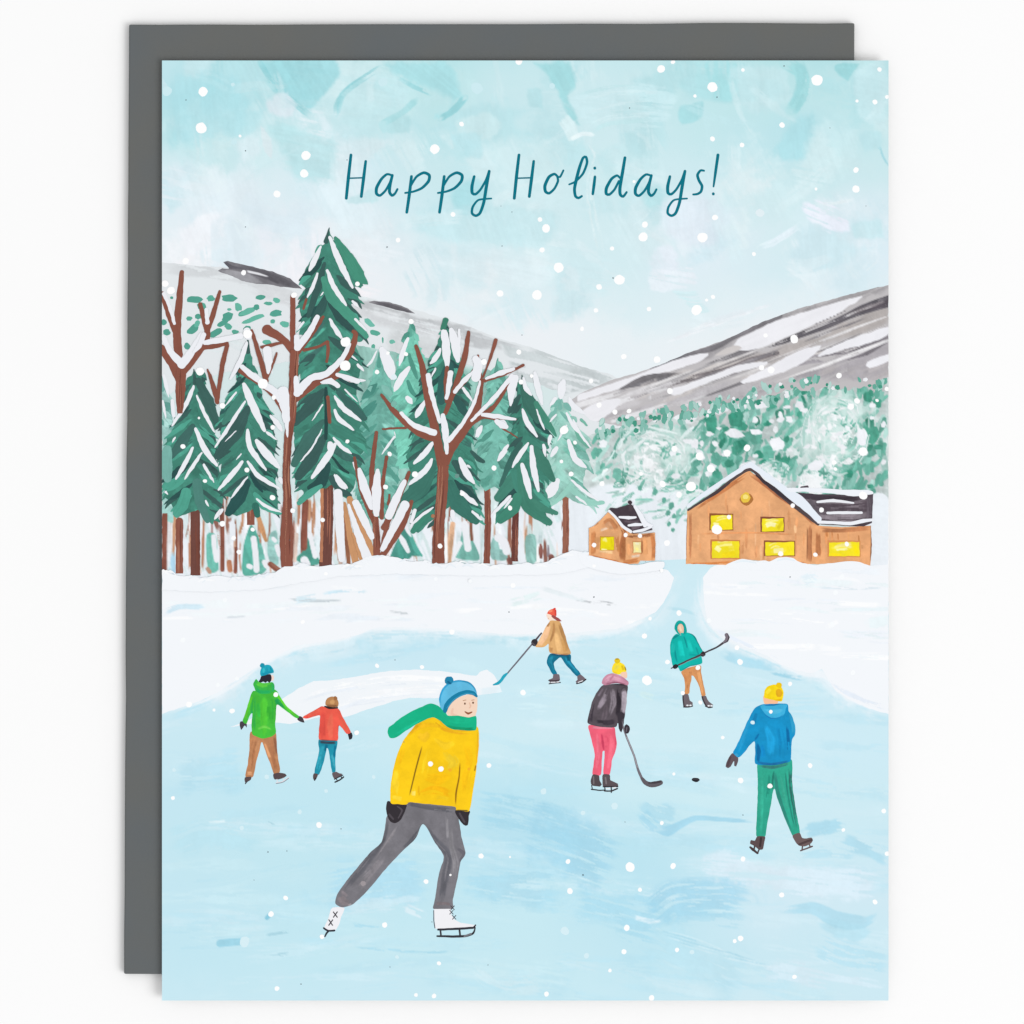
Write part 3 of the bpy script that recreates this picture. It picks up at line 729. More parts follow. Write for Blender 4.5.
for (x, y, w, h) in [(115,710,46,22),(220,700,28,12),(310,692,36,20),(445,702,18,10),(415,764,22,15),(180,842,48,24),(285,828,32,15),(395,890,36,34),(135,938,24,18),(510,690,24,20),(770,700,18,16),(830,850,26,44),(835,930,26,20),(-25,890,20,30),(5,950,18,30),(940,790,12,20),(240,1005,50,24),(600,1000,40,28),(60,1010,24,20)]:
    (px, py), = zh((x, y)); fw.blob(px, py, w/5.12, (236,238,243), h/5.12, r3.uniform(-.3,.2), irr=.25)
for (x, y, w, h) in [(540,760,56,28),(60,700,50,40),(120,890,24,22)]:
    (px, py), = zg((x, y)); fw.blob(px, py, w/5.12, (235,239,243), h/5.12, 0, irr=.25)
for i in range(34):
    x = r3.uniform(600, 886); y = top(x) + r3.uniform(20, 100)
    if x < 690 and y > 490: continue
    fw.blob(x, y, r3.uniform(2, 4.5), (236,239,243), r3.uniform(1.6, 3.4), r3.uniform(-.5,.5), irr=.25)
# snow drift before the wood (its foliage thins out downward)
fw.poly([(545,515),(575,497),(600,487),(630,485),(660,491),(676,505),(690,520),(700,575),(545,575)], (233,239,245), .02, 0, .12, 1)
for i in range(70):
    x = r3.uniform(606, 694); y = 480 + r3.random()**1.6 * 40 + (x-640)*.06
    c = r3.choice([G4, G4, (196,222,217), (222,234,235), G3]) if y > 492 else r3.choice([G3, G4, (228,238,239), (120,184,168)])
    dab(x, y, r3.uniform(5, 16), r3.uniform(2, 5), r3.uniform(-1.2, 0), c, dry=.3)
for x, y, r in [(664,500,2.4),(671,506,3),(668,513,2.6),(674,516,2),(669,524,2.2),(673,530,1.8),(655,492,2.6),(640,488,2.4)]: fw.blob(x, y, r, G1, r*1.2, .3, irr=.25)
fw.poly([(868,500),(888.5,500),(888.5,575),(866,575)], (233,239,245), .02, 0, .1, 1)
fw.done()
tp = Art('shrubs', card, 'green and mint dabs along the top edge of the woodland', kind='stuff')
for i in range(190):
    x = rb.uniform(596, 887); y = 421 - (x-600)*.18 if x < 690 else 405 - (x-690)*.24 if x < 790 else 379
    if x > 815 and x < 868 and rb.random() < .6: continue
    y += 9 + rb.uniform(-9, 8); u = rb.random()
    c = rb.choice([G1, G3, G3, G4, (184,214,208)]) if u < .62 else rb.choice([G2, (58,142,120)]) if u < .85 else (236,238,242)
    r = rb.uniform(1.4, 2.6) if u > .62 else rb.uniform(1.3, 3)
    tp.blob(x, y, r, c, r * (rb.uniform(.8, 1.2) if u > .62 else rb.uniform(1.2, 2.6)), rb.uniform(-.5, .5), irr=.2, mottle=.12)
tp.done()

# ------------------------------------------------------------------ snowy ground and ice
ICE = (200,232,242)
ice = Canvas('ice', card, [(162,566),(600,566),(645,561),(690,559),(720,562),(760,570),(888.5,600),(888.5,1000.5),(162,1000.5)], edge=0)
ix = [162, 283, 404, 525, 646, 767, 888.5]
ice.grid(ix, [560, 640, 690, 740, 800, 850, 900, 950, 1000.5], [
 [(206,234,243)]*7,
 [(205,234,243),(204,233,243),(200,231,242),(203,233,243),(204,233,243),(204,233,243),(206,234,243)],
 [(203,233,243),(205,234,244),(206,234,244),(203,233,243),(205,234,243),(204,233,243),(204,233,243)],
 [(201,232,242),(200,232,242),(202,233,242),(207,235,243),(207,235,243),(207,235,244),(205,234,244)],
 [(196,230,241),(194,230,241),(194,230,241),(190,228,240),(204,234,242),(206,235,243),(204,233,242)],
 [(196,230,240),(195,230,240),(195,230,240),(185,225,239),(188,227,239),(206,234,243),(203,232,242)],
 [(196,230,241),(193,229,240),(194,230,241),(198,232,241),(188,227,240),(208,233,243),(207,232,242)],
 [(195,230,241),(196,231,241),(198,232,241),(199,232,241),(193,229,240),(201,231,241),(203,232,242)],
 [(200,232,242),(201,232,242),(201,232,242),(201,233,242),(200,232,242),(206,233,242),(204,232,242)]], mottle=0.012, ang=.05)
def iw(pts, w, c, al=.5, dry=.35, soft=.3): ice.stroke(pts, w, c, .03, dry, soft, al)
r4 = random.Random(11)
for i in range(150):
    x = r4.uniform(165, 885); y = r4.uniform(640, 998); l = r4.uniform(25, 90); s = r4.uniform(-.05, .22) if x > 420 else r4.uniform(-.2, .08)
    c = r4.choice([(182,224,239),(186,226,240),(214,237,245),(218,238,246),(208,236,243)])
    iw([(x-l, y-l*s), (x, y+r4.uniform(-3,3)), (x+l, y+l*s)], r4.uniform(4, 22), c, r4.uniform(.18, .42), r4.uniform(.1,.7), .6)
d1 = V(160,760,3.938); d2 = V(400,780,3.938); d3 = V(640,780,3.938); d4 = V(160,540,3.938); d5 = V(400,540,3.938); d6 = V(640,540,3.938)
B1 = (166,216,235); B2 = (156,210,233)
iw(d2((310,60),(480,90),(640,120)), 10, B1, .55); iw(d2((300,150),(520,190),(700,230)), 16, B1, .45)
iw(d2((480,210),(680,280),(860,345)), 62, B2, .55, .15, .6); iw(d2((300,110),(520,160),(760,240)), 40, B1, .5, .15, .6); iw(d2((230,400),(420,425),(640,440)), 38, B1, .55, .15, .5)
iw(d2((680,480),(860,520),(1040,565)), 44, B1, .6, .15, .5); iw(d2((950,130),(990,170),(1020,190)), 14, B2, .5)
iw(d2((0,672),(80,680),(200,675)), 2.5, (150,205,226), .5); iw(d2((920,540),(980,555),(1030,560)), 5, (228,241,247), .8)
iw(d2((290,740),(340,780),(420,810),(560,800)), 18, (212,236,243), .6); iw(d2((20,500),(90,530)), 9, (222,238,245), .8)
iw(d3((50,185),(110,200),(160,175),(220,150),(320,155),(460,165)), [7,10,7,5,4,2], B2, .7, 0, .12)
iw(d3((650,205),(740,185),(800,180)), 14, B1, .7, .2); iw(d3((790,240),(880,270),(980,305)), 16, B1, .6, .2)
iw(d3((0,100),(60,130),(140,150)), 22, B1, .5, .3); iw(d3((630,290),(720,280),(850,290)), 12, B1, .4)
ice.poly(d3((230,290),(330,265),(560,330),(880,320),(950,380),(900,470),(700,470),(520,440),(300,430),(250,360)), (218,234,244), .03, .3, .35, .75, ang=.1)
iw(d3((0,530),(60,525),(140,470),(330,460),(430,480)), 34, (158,211,234), .6, .1, .4); iw(d3((60,545),(250,540),(420,560)), 14, B1, .35)
iw(d3((560,515),(680,505),(780,550),(880,560),(940,525)), [8,14,18,12,3], B1, .6, 0, .15)
iw(d3((700,560),(780,585),(860,600),(910,585)), [12,20,18,6], (176,220,235), .6, 0, .25)
iw(d3((690,640),(800,690),(980,720)), 26, (176,220,236), .55, .35); iw(d3((0,600),(160,680),(420,800)), 56, (182,224,238), .45, .1, .6)
ice.poly(d3((480,730),(620,690),(800,740),(960,800),(900,850),(700,840),(520,800)), (215,234,244), .03, .3, .4, .7, ang=.2)
for i in range(7): iw(d3((20+i*22,570+i*12),(200+i*26,620+i*14),(380+i*30,690+i*9)), 1.6, (160,208,226) if i % 2 else (222,240,246), .4, .6, .2)
iw(d1((750,645),(820,660),(880,665)), 5, B1, .7, .2); iw(d1((420,690),(510,675)), 3, (160,205,220), .6); iw(d1((400,775),(510,762)), 3, (160,205,220), .5)
iw(d1((760,740),(900,750),(1030,755)), 3, B1, .6); iw(d1((190,250),(260,240)), 3, (224,241,246), .8); iw(d1((420,245),(450,258)), 3, (150,195,210), .6)
iw(d1((640,500),(850,470),(1060,465)), 44, (170,218,238), .55, .15, .5); iw(d1((60,60),(160,60),(330,40)), 40, (178,222,238), .5, .2, .5); iw(d1((40,330),(200,290),(400,330)), 30, (184,226,239), .5, .3, .5); iw(d1((720,580),(900,570),(1040,560)), 18, (212,235,244), .6)
ice.stroke(d1((236,722),(280,718),(318,716)), 7.5, (150,209,229), .04, 0, 0, .75, cap=(1, 0)); ice.stroke(d1((421,622),(430,612)), 4, (140,200,220), .05)
iw(d6((330,450),(420,480),(540,500)), 9, B1, .6); iw(d6((90,265),(180,280),(300,320)), 3, (180,218,230), .7); iw(d6((0,590),(60,610)), 12, (215,240,240), .6)
iw(d6((380,400),(520,450),(620,510),(720,540),(820,620),(930,660)), 22, B1, .35, .2, .5); iw(d6((520,520),(600,540),(640,545)), 4, (150,205,226), .7)
iw(d5((450,640),(700,650),(760,700)), 40, (212,237,243), .5, .5); iw(d5((0,345),(200,370),(500,380),(900,360)), 16, (182,224,237), .5, .2)
iw(d4((40,690),(200,620),(320,540),(420,460)), 16, (182,223,238), .55, .2); iw(d4((440,440),(640,420),(900,390)), 18, (184,225,239), .5, .2)
for q in [[(162,713),(200,700),(232,685),(268,660),(300,645),(340,638),(374,628),(450,629),(510,633),(570,633),(620,628),(645,617),(660,604),(672,588),(676,577)], [(888,713),(850,700),(826,676),(800,671),(765,655),(724,637),(707,618),(702,598),(702,578)]]:
    ice.stroke(q, 26, (222,239,246), .02, .2, .9, .8); ice.stroke(q, 13, (234,243,249), .015, .1, .9, .8); ice.stroke(q, 6, (241,246,250), .01, 0, .5, .8)
ice.done()
# light snow dots caught in the wet paint
# frozen channel to the cabins and the snow banks
SNO = (243,246,250)
bl = Canvas('snowbank', card, [(162,570),(190,574),(230,577),(262,572),(290,566),(330,564),(352,566),(372,557),(392,557),(412,562),(440,564),(470,566),(500,566),(530,562),(555,558),(575,551),(590,553),(605,560),(640,566),(668,570),(674,578),(670,590),(664,602),(656,612),(640,620),(615,629),(560,634),(500,634),(450,629),(400,627),(374,628),(356,636),(320,642),(295,646),(270,660),(250,673),(230,686),(200,701),(162,714)], 'broad white snowbank below the forest, left of the frozen channel', base=SNO)
bl.stroke([(162,716),(200,703),(232,686),(262,666)], 4, (222,238,246), .02, .3, .3, .8)
def sw(pts, w, c, al=.5, dry=.3, soft=.3, a=bl): a.stroke(pts, w, c, .03, dry, soft, al)
for i in range(46):
    x = r4.uniform(165, 655); y = r4.uniform(575, 625); l = r4.uniform(12, 50)
    if y > 650 - x*.02: continue
    sw([(x-l, y+r4.uniform(-2,4)), (x, y), (x+l, y+r4.uniform(-4,3))], r4.uniform(1.5, 7), r4.choice([(252,253,254),(233,240,247),(237,243,248),(238,246,248)]), r4.uniform(.35,.8), r4.uniform(.3,.8))
for q, w, c in [(d4((20,285),(80,262),(180,265)),5,(208,232,244)),(d4((510,235),(600,240),(720,243)),3,(196,206,212)),(d4((640,215),(720,208),(820,200)),5,(205,232,244)),(d4((530,238),(620,225)),7,(216,236,245)),(d4((260,305),(340,300)),2,(215,222,228)),(d5((690,235),(780,250),(870,262)),1.6,(180,184,188)),(d5((760,245),(800,243),(840,250)),1.6,(186,190,195)),(d5((0,290),(30,288)),2,(196,204,210)),(d5((560,190),(640,215),(740,240)),4,(228,236,240)),(d5((430,250),(560,215)),8,(228,242,243)),(d4((900,280),(980,290)),2,(212,218,222))]:
    sw(q, w, c, .9, .2, .2)
for x, y in [(183,575),(215,578),(252,576),(284,569),(327,567),(369,560),(413,564),(452,567),(497,567),(541,562),(560,558)]:
    bl.stroke([(x-9, y+2), (x, y-1), (x+10, y+2)], [2, 5, 2], (247,249,251), .01)
bl.done()
rd = Canvas('snow_ridge', card, [(230,727),(245,722),(262,712),(280,700),(297,689),(314,681),(330,680),(349,678),(370,674),(388,671),(417,669.5),(440,671),(457,673),(476,676),(480,672),(487,669.5),(494,675),(499,684),(502,692),(490,694),(462,696),(437,698),(410,698),(398,700),(385,704),(369,709),(352,715),(340,718),(322,716),(300,722),(288,724),(270,722),(252,724)], 'long low ridge of swept snow on the ice between the skaters', base=(241,245,249))
for q, w in [(((300,697),(340,686),(400,678),(460,680)),5),(((330,708),(370,694),(420,688),(480,688)),4),(((345,701),(400,694),(440,692)),2.5)]:
    sw(list(q), w, (250,251,253), .8, .4, .3, rd); sw([(x, y+5) for x, y in q], w*.7, (229,236,245), .6, .5, .3, rd)
sw([(480,692),(500,690),(505,700)], 8, (220,238,246), .6, .4, .3, rd)
rd.done()
br = Canvas('snowbank', card, [(703,578),(710,568),(722,563),(735,559),(752,561),(768,560),(782,557),(795,562),(815,565),(840,563),(862,562),(872,566),(888.5,564),(888.5,714),(870,709),(850,700),(835,690),(826,675),(822,669),(812,673),(798,671),(780,664),(765,655),(740,645),(724,637),(713,629),(707,618),(704,604)], 'white snowbank in front of the big cabin, right of the frozen channel', base=SNO)
for i in range(34):
    x = r4.uniform(725, 885); y = r4.uniform(575, 660); l = r4.uniform(10, 45)
    if y > 640 + (x-740)*.3: continue
    sw([(x-l, y), (x, y+r4.uniform(-2,2)), (x+l, y+r4.uniform(-1,4))], r4.uniform(1.5, 7), r4.choice([(251,252,254),(234,240,248),(233,243,246),(229,241,245)]), r4.uniform(.35,.8), r4.uniform(.3,.8), a=br)
for q, w, c in [(d6((640,165),(680,150),(700,160)),10,(222,238,246)),(d6((700,185),(860,190),(960,185)),3,(215,230,238)),(d6((690,60),(800,110),(960,120)),14,(236,242,248)),(d6((900,330),(980,320)),10,(228,241,244)),(d6((740,340),(780,320)),4,(250,252,253))]:
    sw(q, w, c, .7, .3, .3, br)
for q, w in [(((828,680),(845,692),(870,703),(888,708)),5),(((713,628),(740,642),(780,660)),3.5)]:
    sw(list(q), w, (226,235,246), .8, .3, .3, br)
br.done()

# ------------------------------------------------------------------ forest on the left
DG, MG, LG, TG, PG = (60,94,90), (68,132,116), (82,162,142), (46,82,80), (126,186,172)
BR = (137,84,70); BR2 = (112,72,64); TAN = (200,148,106); WH = (236,238,243)
zb = V(155,400,5.12); ze = V(460,320,5.12); zf = V(500,440,5.12); zk = V(330,440,5.12)
q1, q2, q3, q4, q5, q6 = V(270,225,7.877), V(270,350,7.877), V(160,370,7.877), V(390,310,7.877), V(390,430,7.877), V(480,370,7.877)

under = Canvas('undergrowth', card, [(162,400),(190,380),(240,370),(300,360),(356,345),(410,355),(470,365),(540,385),(560,392),(572,420),(576,470),(568,500),(562,530),(560,570),(162,580)], 'pale mint undergrowth between the forest trunks', kind='stuff', base=(214,230,231), edge=1.5)
under.poly([(162,505),(230,515),(300,500),(420,520),(500,510),(560,505),(560,570),(162,580)], (233,238,244), .02, .1, .12, 1)
under.poly([(354,352),(379,352),(420,340),(470,370),(505,362),(520,400),(520,480),(500,492),(400,510),(356,520)], (150,196,186), .1, 0, .1, 1)
under.stroke(zb((80,610),(82,760),(85,885)), 8, (178,216,238), .05, .2)
rg = random.Random(44)
for i in range(150):
    x = rg.uniform(164, 566); y0 = rg.uniform(490, 545); y1 = min(574, y0 + rg.uniform(18, 60)); u = rg.random()
    c = rg.choice([(239,242,247),(236,240,246),(222,234,238),(206,226,228)]) if u < .45 else rg.choice([(226,206,196),(206,166,142),(196,214,214)]) if u < .68 else rg.choice([(150,100,82),(140,88,74),(176,122,94),(190,138,104)])
    w = rg.uniform(4, 8) if u < .45 else rg.uniform(1.5, 4.5)
    under.stroke([(x, y0), (x + rg.uniform(-2, 2), (y0+y1)/2), (x + rg.uniform(-4, 4), y1)], [w*.5, w, w*.7], c, .1, rg.choice((0, .3)), .2, .9)
MB = (92,170,154); PB = (150,196,190)
for q, c in [(zb((490,640),(530,700),(545,800),(540,885),(460,900),(445,860),(455,740)), MB), (zb((265,690),(290,678),(315,700),(320,800),(325,870),(280,885),(262,800)), (108,178,164)),
             (zb((585,690),(620,668),(632,740),(630,840),(600,852),(575,780)), PB), (zb((795,682),(815,720),(830,800),(850,835),(790,850),(740,830),(720,810),(760,770)), MB),
             (zb((540,730),(560,800),(570,870),(530,895),(520,830)), (110,180,166)),
             (zk((310,605),(340,520),(380,440),(425,520),(470,590),(420,595),(400,612)), (84,162,148)), (zk((690,420),(725,500),(765,612),(640,600),(665,520)), (124,186,174)),
             (zk((850,480),(870,560),(905,610),(830,610),(820,540)), PB), (zf((133,492),(180,488),(186,620),(140,630),(128,560)), (148,196,188)), (zf((0,560),(30,570),(40,610),(0,615)), PB),
             (zb((40,540),(90,560),(90,630),(40,600)), PB)]:
    under.poly(q, c, .12)
under.stroke(zk((400,460),(440,560),(470,592)), [3,5,2], (84,162,148), .1)
for q, w in [(zb((300,700),(305,760),(315,820)),5), (zb((505,710),(515,790),(520,870)),6), (zb((625,750),(640,790),(670,808)),[5,6,1]), (zb((795,690),(810,760),(820,800)),5), (zb((765,820),(775,840)),8), (zb((480,850),(490,855)),5), (zb((560,830),(570,850)),5), (zb((605,710),(615,720)),4),
             (zk((350,480),(375,520),(400,570)),[3,6,4]), (zk((385,440),(415,495)),[3,4,1]), (zk((690,430),(698,490),(706,555)),7), (zk((665,530),(625,610)),[5,4]), (zk((860,500),(890,520),(905,570)),8)]:
    under.stroke(q, w, WH, .015)
for q, w, c in [(zb((340,480),(345,700),(345,868)),4.6,BR), (zb((530,600),(548,660),(568,720)),[4,5.5,3],TAN), (zb((415,760),(412,880)),3.5,BR), (zb((770,520),(765,640),(762,755)),6.5,BR),
                (zb((970,530),(978,690),(992,835)),[3,5,4],(168,112,84)), (zb((725,690),(715,820)),4,(226,204,192)), (zb((945,770),(950,840)),4,(214,190,178)), (zb((590,840),(620,865)),5,BR), (zb((380,830),(385,870)),5,(176,120,92)),
                (zb((50,590),(46,740),(46,872)),6,BR), (zk((720,420),(726,510)),3,(150,100,82)), (zk((628,430),(618,520),(612,640)),[5,6,2.5],(214,172,140)),
                (zf((208,535),(210,600)),[2,5,3],(140,92,84)), (zf((246,540),(248,590)),[1.5,3.5],(158,150,158)), (zf((262,600),(262,612)),6,(140,92,84)), (zf((45,610),(55,630)),4,(140,92,84)), (zk((920,610),(925,630)),4,(140,92,84)),
                (zb((270,865),(280,880)),4,(190,150,130)), (zb((600,840),(640,870)),3,(150,100,84))]:
    under.stroke(q, w, c, .14)
under.done()

pines = 'painted fir trees of the forest'
def bark(t, q, w):
    ww = w if isinstance(w, (list, tuple)) else [w, w]
    for k in range(3):
        o = rnd.uniform(-.36, .36); c = rnd.choice([(160,104,86),(112,66,56),(170,118,96),(120,72,60)])
        c2 = catmull(q, False, 6)
        if len(c2) < 4: return
        i0 = rnd.randrange(0, max(1, len(c2) // 2)); i1 = min(len(c2), i0 + rnd.randrange(3, max(4, len(c2))))
        pts = [(x + o * ww[0], y) for _, x, y in c2[i0:i1]]
        if len(pts) > 2: t.stroke(pts, [.3, min(1.8, ww[0] * .2), .3], c, .15, rnd.choice((.2, .5)), wobble=.4)
def span(o, y):
    """where the outline is crossed at this height"""
    xs = [ax + (bx - ax) * (y - ay) / (by - ay) for (ax, ay), (bx, by) in zip(o, o[1:] + o[:1]) if (ay > y) != (by > y)]
    return (min(xs), max(xs)) if xs else None
def pine(label, outline, axis, snow, cols, n, hw, y0, y1, seed, trunk=None, extra=(), lean=1.0):
    """a fir: a wet first coat, drooping bough strokes with pointed ends, white snow strokes and a trunk"""
    r = random.Random(seed)
    a = Coat('fir_tree', card, label, pines); a.soft0 = .2
    if trunk:
        t = Art('trunk', a)
        for q, w, c in trunk:
            t.stroke(q, w, c, .22, wobble=.6, cap=(1, 0))
            bark(t, q, w)
    cxm = axis(0)
    inner = [(x + (axis(y) - x) * .1, y + (1.5 if y < (y0 + y1) / 2 else -1.5)) for x, y in outline]
    a.poly(inner, cols[1], .17, sharp=True, wobble=1.2)
    b = Art('boughs', a, kind='stuff')
    top = min(y for _, y in outline); bot = max(y for _, y in outline)
    b.stroke([(min(outline, key=lambda q: q[1])), (axis(top + 12), top + 14)], [.6, 5], cols[0], .14)
    m = max(5, int((bot - top) / 8.5))
    for i in range(m):
        y = bot - 6 - (bot - top - 14) * i / (m - 1)
        for sd in (-1, 1):
            yy = y + r.uniform(-3, 3); sp = span(outline, min(bot - 1, max(top + 1, yy)))
            if not sp: continue
            x0 = axis(yy) + sd * r.uniform(0, 3); xe = (sp[0] - r.uniform(-2, 2.5)) if sd < 0 else (sp[1] + r.uniform(-2, 2.5))
            w = abs(xe - x0)
            if w < 3: continue
            dr = (7 + w * .55) * lean * r.uniform(.9, 1.2)
            c = r.choices(cols, weights=(3, 3.4, 2.6, 1.4))[0]
            k = r.choice((0, 0, .12, .3)); xs = x0 + (xe - x0) * k
            q = [(xs, yy - dr * (.75 - k * .6)), (x0 + (xe - x0) * (.5 + k * .3), yy - dr * .28), (xe, yy + dr * .12)]
            th = r.uniform(4, 8.5) * min(1, w / 16 + .35)
            if r.random() < .45: a.stroke(q, [1.5, th * 1.2, 2], c, .14, r.choice((0, .3, .5)), alpha=r.uniform(.75, 1))
            else: b.stroke(q, [1, th, th * .8, .5], c, .2, wobble=.7)
            if r.random() < .55:      # a second pointed tip beside it
                c2 = r.choice(cols[:3]); b.stroke([(x0 + (xe - x0) * .55, yy - dr * .1), (x0 + (xe - x0) * .8, yy + 1), (xe - sd * r.uniform(0, 4), yy + dr * .3)], [1, th * .7, .4], c2, .2, wobble=.6)
    for q, w, c in extra: b.stroke(q, w, c, .2, wobble=.6)
    a.done()
    if trunk: t.done()
    b.done()
    s = Art('snow', a, kind='stuff')
    for q, w in snow:
        if not isinstance(w, (list, tuple)): w = [w*.45, w*.95, w*1.0, w*.35] if len(q) > 2 else [w*.75, w*1.0, w*.25]
        s.stroke(q, w, WH, .02, wobble=.7)
    s.done()
    return a
def sc_(z, *items): return [(z(*it[:-1]), it[-1] / z.k) for it in items]
C0 = (DG, MG, LG, TG)
# pale ones behind
pine('pale mint fir with white snow, leftmost at the card edge', [(162,376),(170,395),(176,430),(182,480),(178,512),(162,515)], lambda y: 162, sc_(za,((45,770),(70,880),20),((40,900),(55,990),14)), ((118,172,164),(156,200,194),(170,210,204),(100,158,148)), 5, 20, 380, 512, 31)
pine('faded mint fir between the tall fir and the snow-topped fir', [(379,352),(386,368),(393,383),(398,410),(404,440),(400,480),(396,520),(356,520),(352,470),(356,430),(360,400),(370,378)], lambda y: 379,
     sc_(zc,((335,675),(365,740),(412,822),32),((330,700),(265,790),14),((240,260),(215,310),(190,340),14)), ((90,156,142),(114,178,164),(132,190,178),(76,140,128)), 8, 26, 362, 500, 32)
pine('light mint-topped fir with two white strokes left of the snow-topped fir', [(411,321),(416,330),(420,345),(428,358),(424,366),(428,376),(432,400),(428,440),(420,470),(398,470),(393,430),(391,400),(394,372),(398,356),(404,338)], lambda y: 410,
     sc_(zc,((400,195),(375,260),(355,335),26),((405,345),(365,400),(330,465),36),((265,250),(300,330),(318,400),60),((395,500),(420,530),30)), ((100,172,154),(120,196,176),(126,204,184),(82,150,134)), 7, 20, 340, 460, 33,
     extra=[(q4((150,350),(180,450),(215,540)),[3,5,2],(84,150,134)),(q4((140,560),(170,640),(215,690)),[3,5,2],(80,148,132))])
pine('blurred teal fir right of the forked bare tree', [(498,358),(504,368),(508,390),(514,420),(516,450),(510,480),(502,492),(494,488),(484,493),(478,485),(474,460),(478,430),(482,400),(490,380)], lambda y: 496,
     sc_(ze,((245,640),(225,675),(192,720),26),((110,545),(90,600),20),((215,515),(240,555),30)), ((96,158,144),(118,182,168),(128,196,180),(84,146,132)), 6, 20, 372, 480, 34, trunk=[(zk((805,250),(808,420),(802,632)),6.4,BR)])
pine('pale mint fir on the right end of the forest by the small cabin', [(560,394),(567,405),(574,416),(582,430),(596,444),(588,448),(594,466),(588,472),(586,488),(596,497),(604,503),(592,507),(580,505),(566,498),(556,505),(539,508),(545,495),(536,488),(548,468),(544,462),(552,446),(546,438),(552,424),(546,415)], lambda y: 560,
     sc_(ze,((530,310),(520,350),(515,400),44),((490,400),(460,440),20),((555,615),(590,710),(645,755),32),((495,655),(465,700),28),((545,475),(580,540),(610,580),20),((580,510),(620,590),(670,655),14),((570,820),(640,880),(710,925),17),((595,905),(650,945),15),((500,820),(470,870),(445,905),55),((560,400),(580,440),(640,480),30),((545,540),(500,620),12)), ((124,182,170),(150,200,188),(168,212,202),(104,168,152)), 6, 30, 402, 502, 35,
     trunk=[(zf((335,300),(338,440),(335,580)),6.4,(150,98,80)),(zf((335,100),(334,200)),4.2,(140,104,84))], extra=[(ze((590,540),(610,600),(660,655)),[3,5,1],(110,176,156)),(ze((620,510),(650,540)),[3,2],(118,180,162)),(ze((560,850),(650,930),(735,935)),[4,7,3],(150,204,190)),(ze((470,950),(540,880),(570,840)),[2,6,4],(150,204,190))])
# the tall fir
pine('tallest dark green fir with white snow strokes, its tip highest in the sky',
     [(329.4,227.8),(334,238),(342,247),(351,259),(360,271),(367.7,284),(364,286),(357.6,284.7),(362,295),(365,304),(358,302),(353,303),(360,311),(364,318),(356,318),(365,326),(371.5,333),(366,340),(357.6,341),(361,349),(366,357),(368,363),(364,370),(361,388),(359,401),(366,410),(371,419),(362,431),(370,441),(372,448),(364,456),(366,466),(360,474),(357,490),(350,498),(342,494),(334,486),(326,490),(312,491),(305,498),(299,504),(301,494),(296,490),(292,486),(292,460),(290,430),(293,410),(300,390),(296,370),(296,350),(303,335),(296,333),(300,318),(296,303),(304,288),(297,281),(303,268),(312,255),(319,247),(324.6,242)],
     lambda y: 326, sc_(q1,((470,95),(540,270),(650,495),50),((400,170),(350,280),(310,360),44),((450,355),(500,480),(600,635),40),((375,380),(340,480),(295,570),30),((470,740),(520,830),(570,900),38),((650,600),(700,650),26),((670,740),(760,835),24),((265,765),(215,830),22),((420,530),(400,560),12))
       + sc_(q2,((510,365),(580,460),(715,560),42),((510,470),(540,540),(660,630),36),((500,690),(560,760),(640,815),34),((515,740),(440,860),(330,1010),54),((415,430),(330,560),14),((410,625),(330,770),(240,880),16),((690,115),(740,165),28),((530,185),(620,235),(750,240),34),((405,262),(470,250),(545,280),38),((640,40),(690,85),16),((590,310),(690,410),14))
       + sc_(zb,((930,385),(955,425),(985,450),24),((1015,320),(1030,370),12)) + sc_(zc,((25,895),(50,940),(80,968),24),((0,735),(10,790),36)),
     C0, 17, 46, 236, 488, 36, trunk=[(zb((880,425),(880,640),(872,855)),12.6,BR2),(zb((855,440),(855,640),(850,830)),3,(190,130,96))],
     extra=[(q1((430,300),(380,480),(300,720)),[3,8,4],DG),(q1((470,600),(560,720),(640,820)),[5,13,6],(52,84,82)),(q1((440,560),(400,660),(330,760)),[4,10,4],(56,92,88)),(q1((515,100),(630,280),(700,400),(772,468)),[3,12,13,.6],(70,142,120)),(q1((420,420),(480,560),(640,730),(760,880)),[5,11,10,5],(76,150,128)),
            (q2((420,320),(330,430),(190,580)),[5,14,6],DG),(q2((420,560),(300,700),(190,900)),[4,12,7],(66,110,102)),(q2((430,680),(330,850),(220,1000)),[5,14,8],DG),(q2((540,330),(640,440),(750,540)),[5,10,5],(62,104,98)),(q2((440,300),(445,480),(440,700)),[3,4,3],(44,76,74)),(q2((490,840),(560,930),(620,970)),[2,3.5,2],(44,76,74)),(zb((880,330),(850,420),(790,450)),[8,12,5],TG),(zb((905,400),(950,460),(1000,490)),[7,9,4],DG),(zb((850,440),(790,480),(735,530)),[4,7,4],LG)])
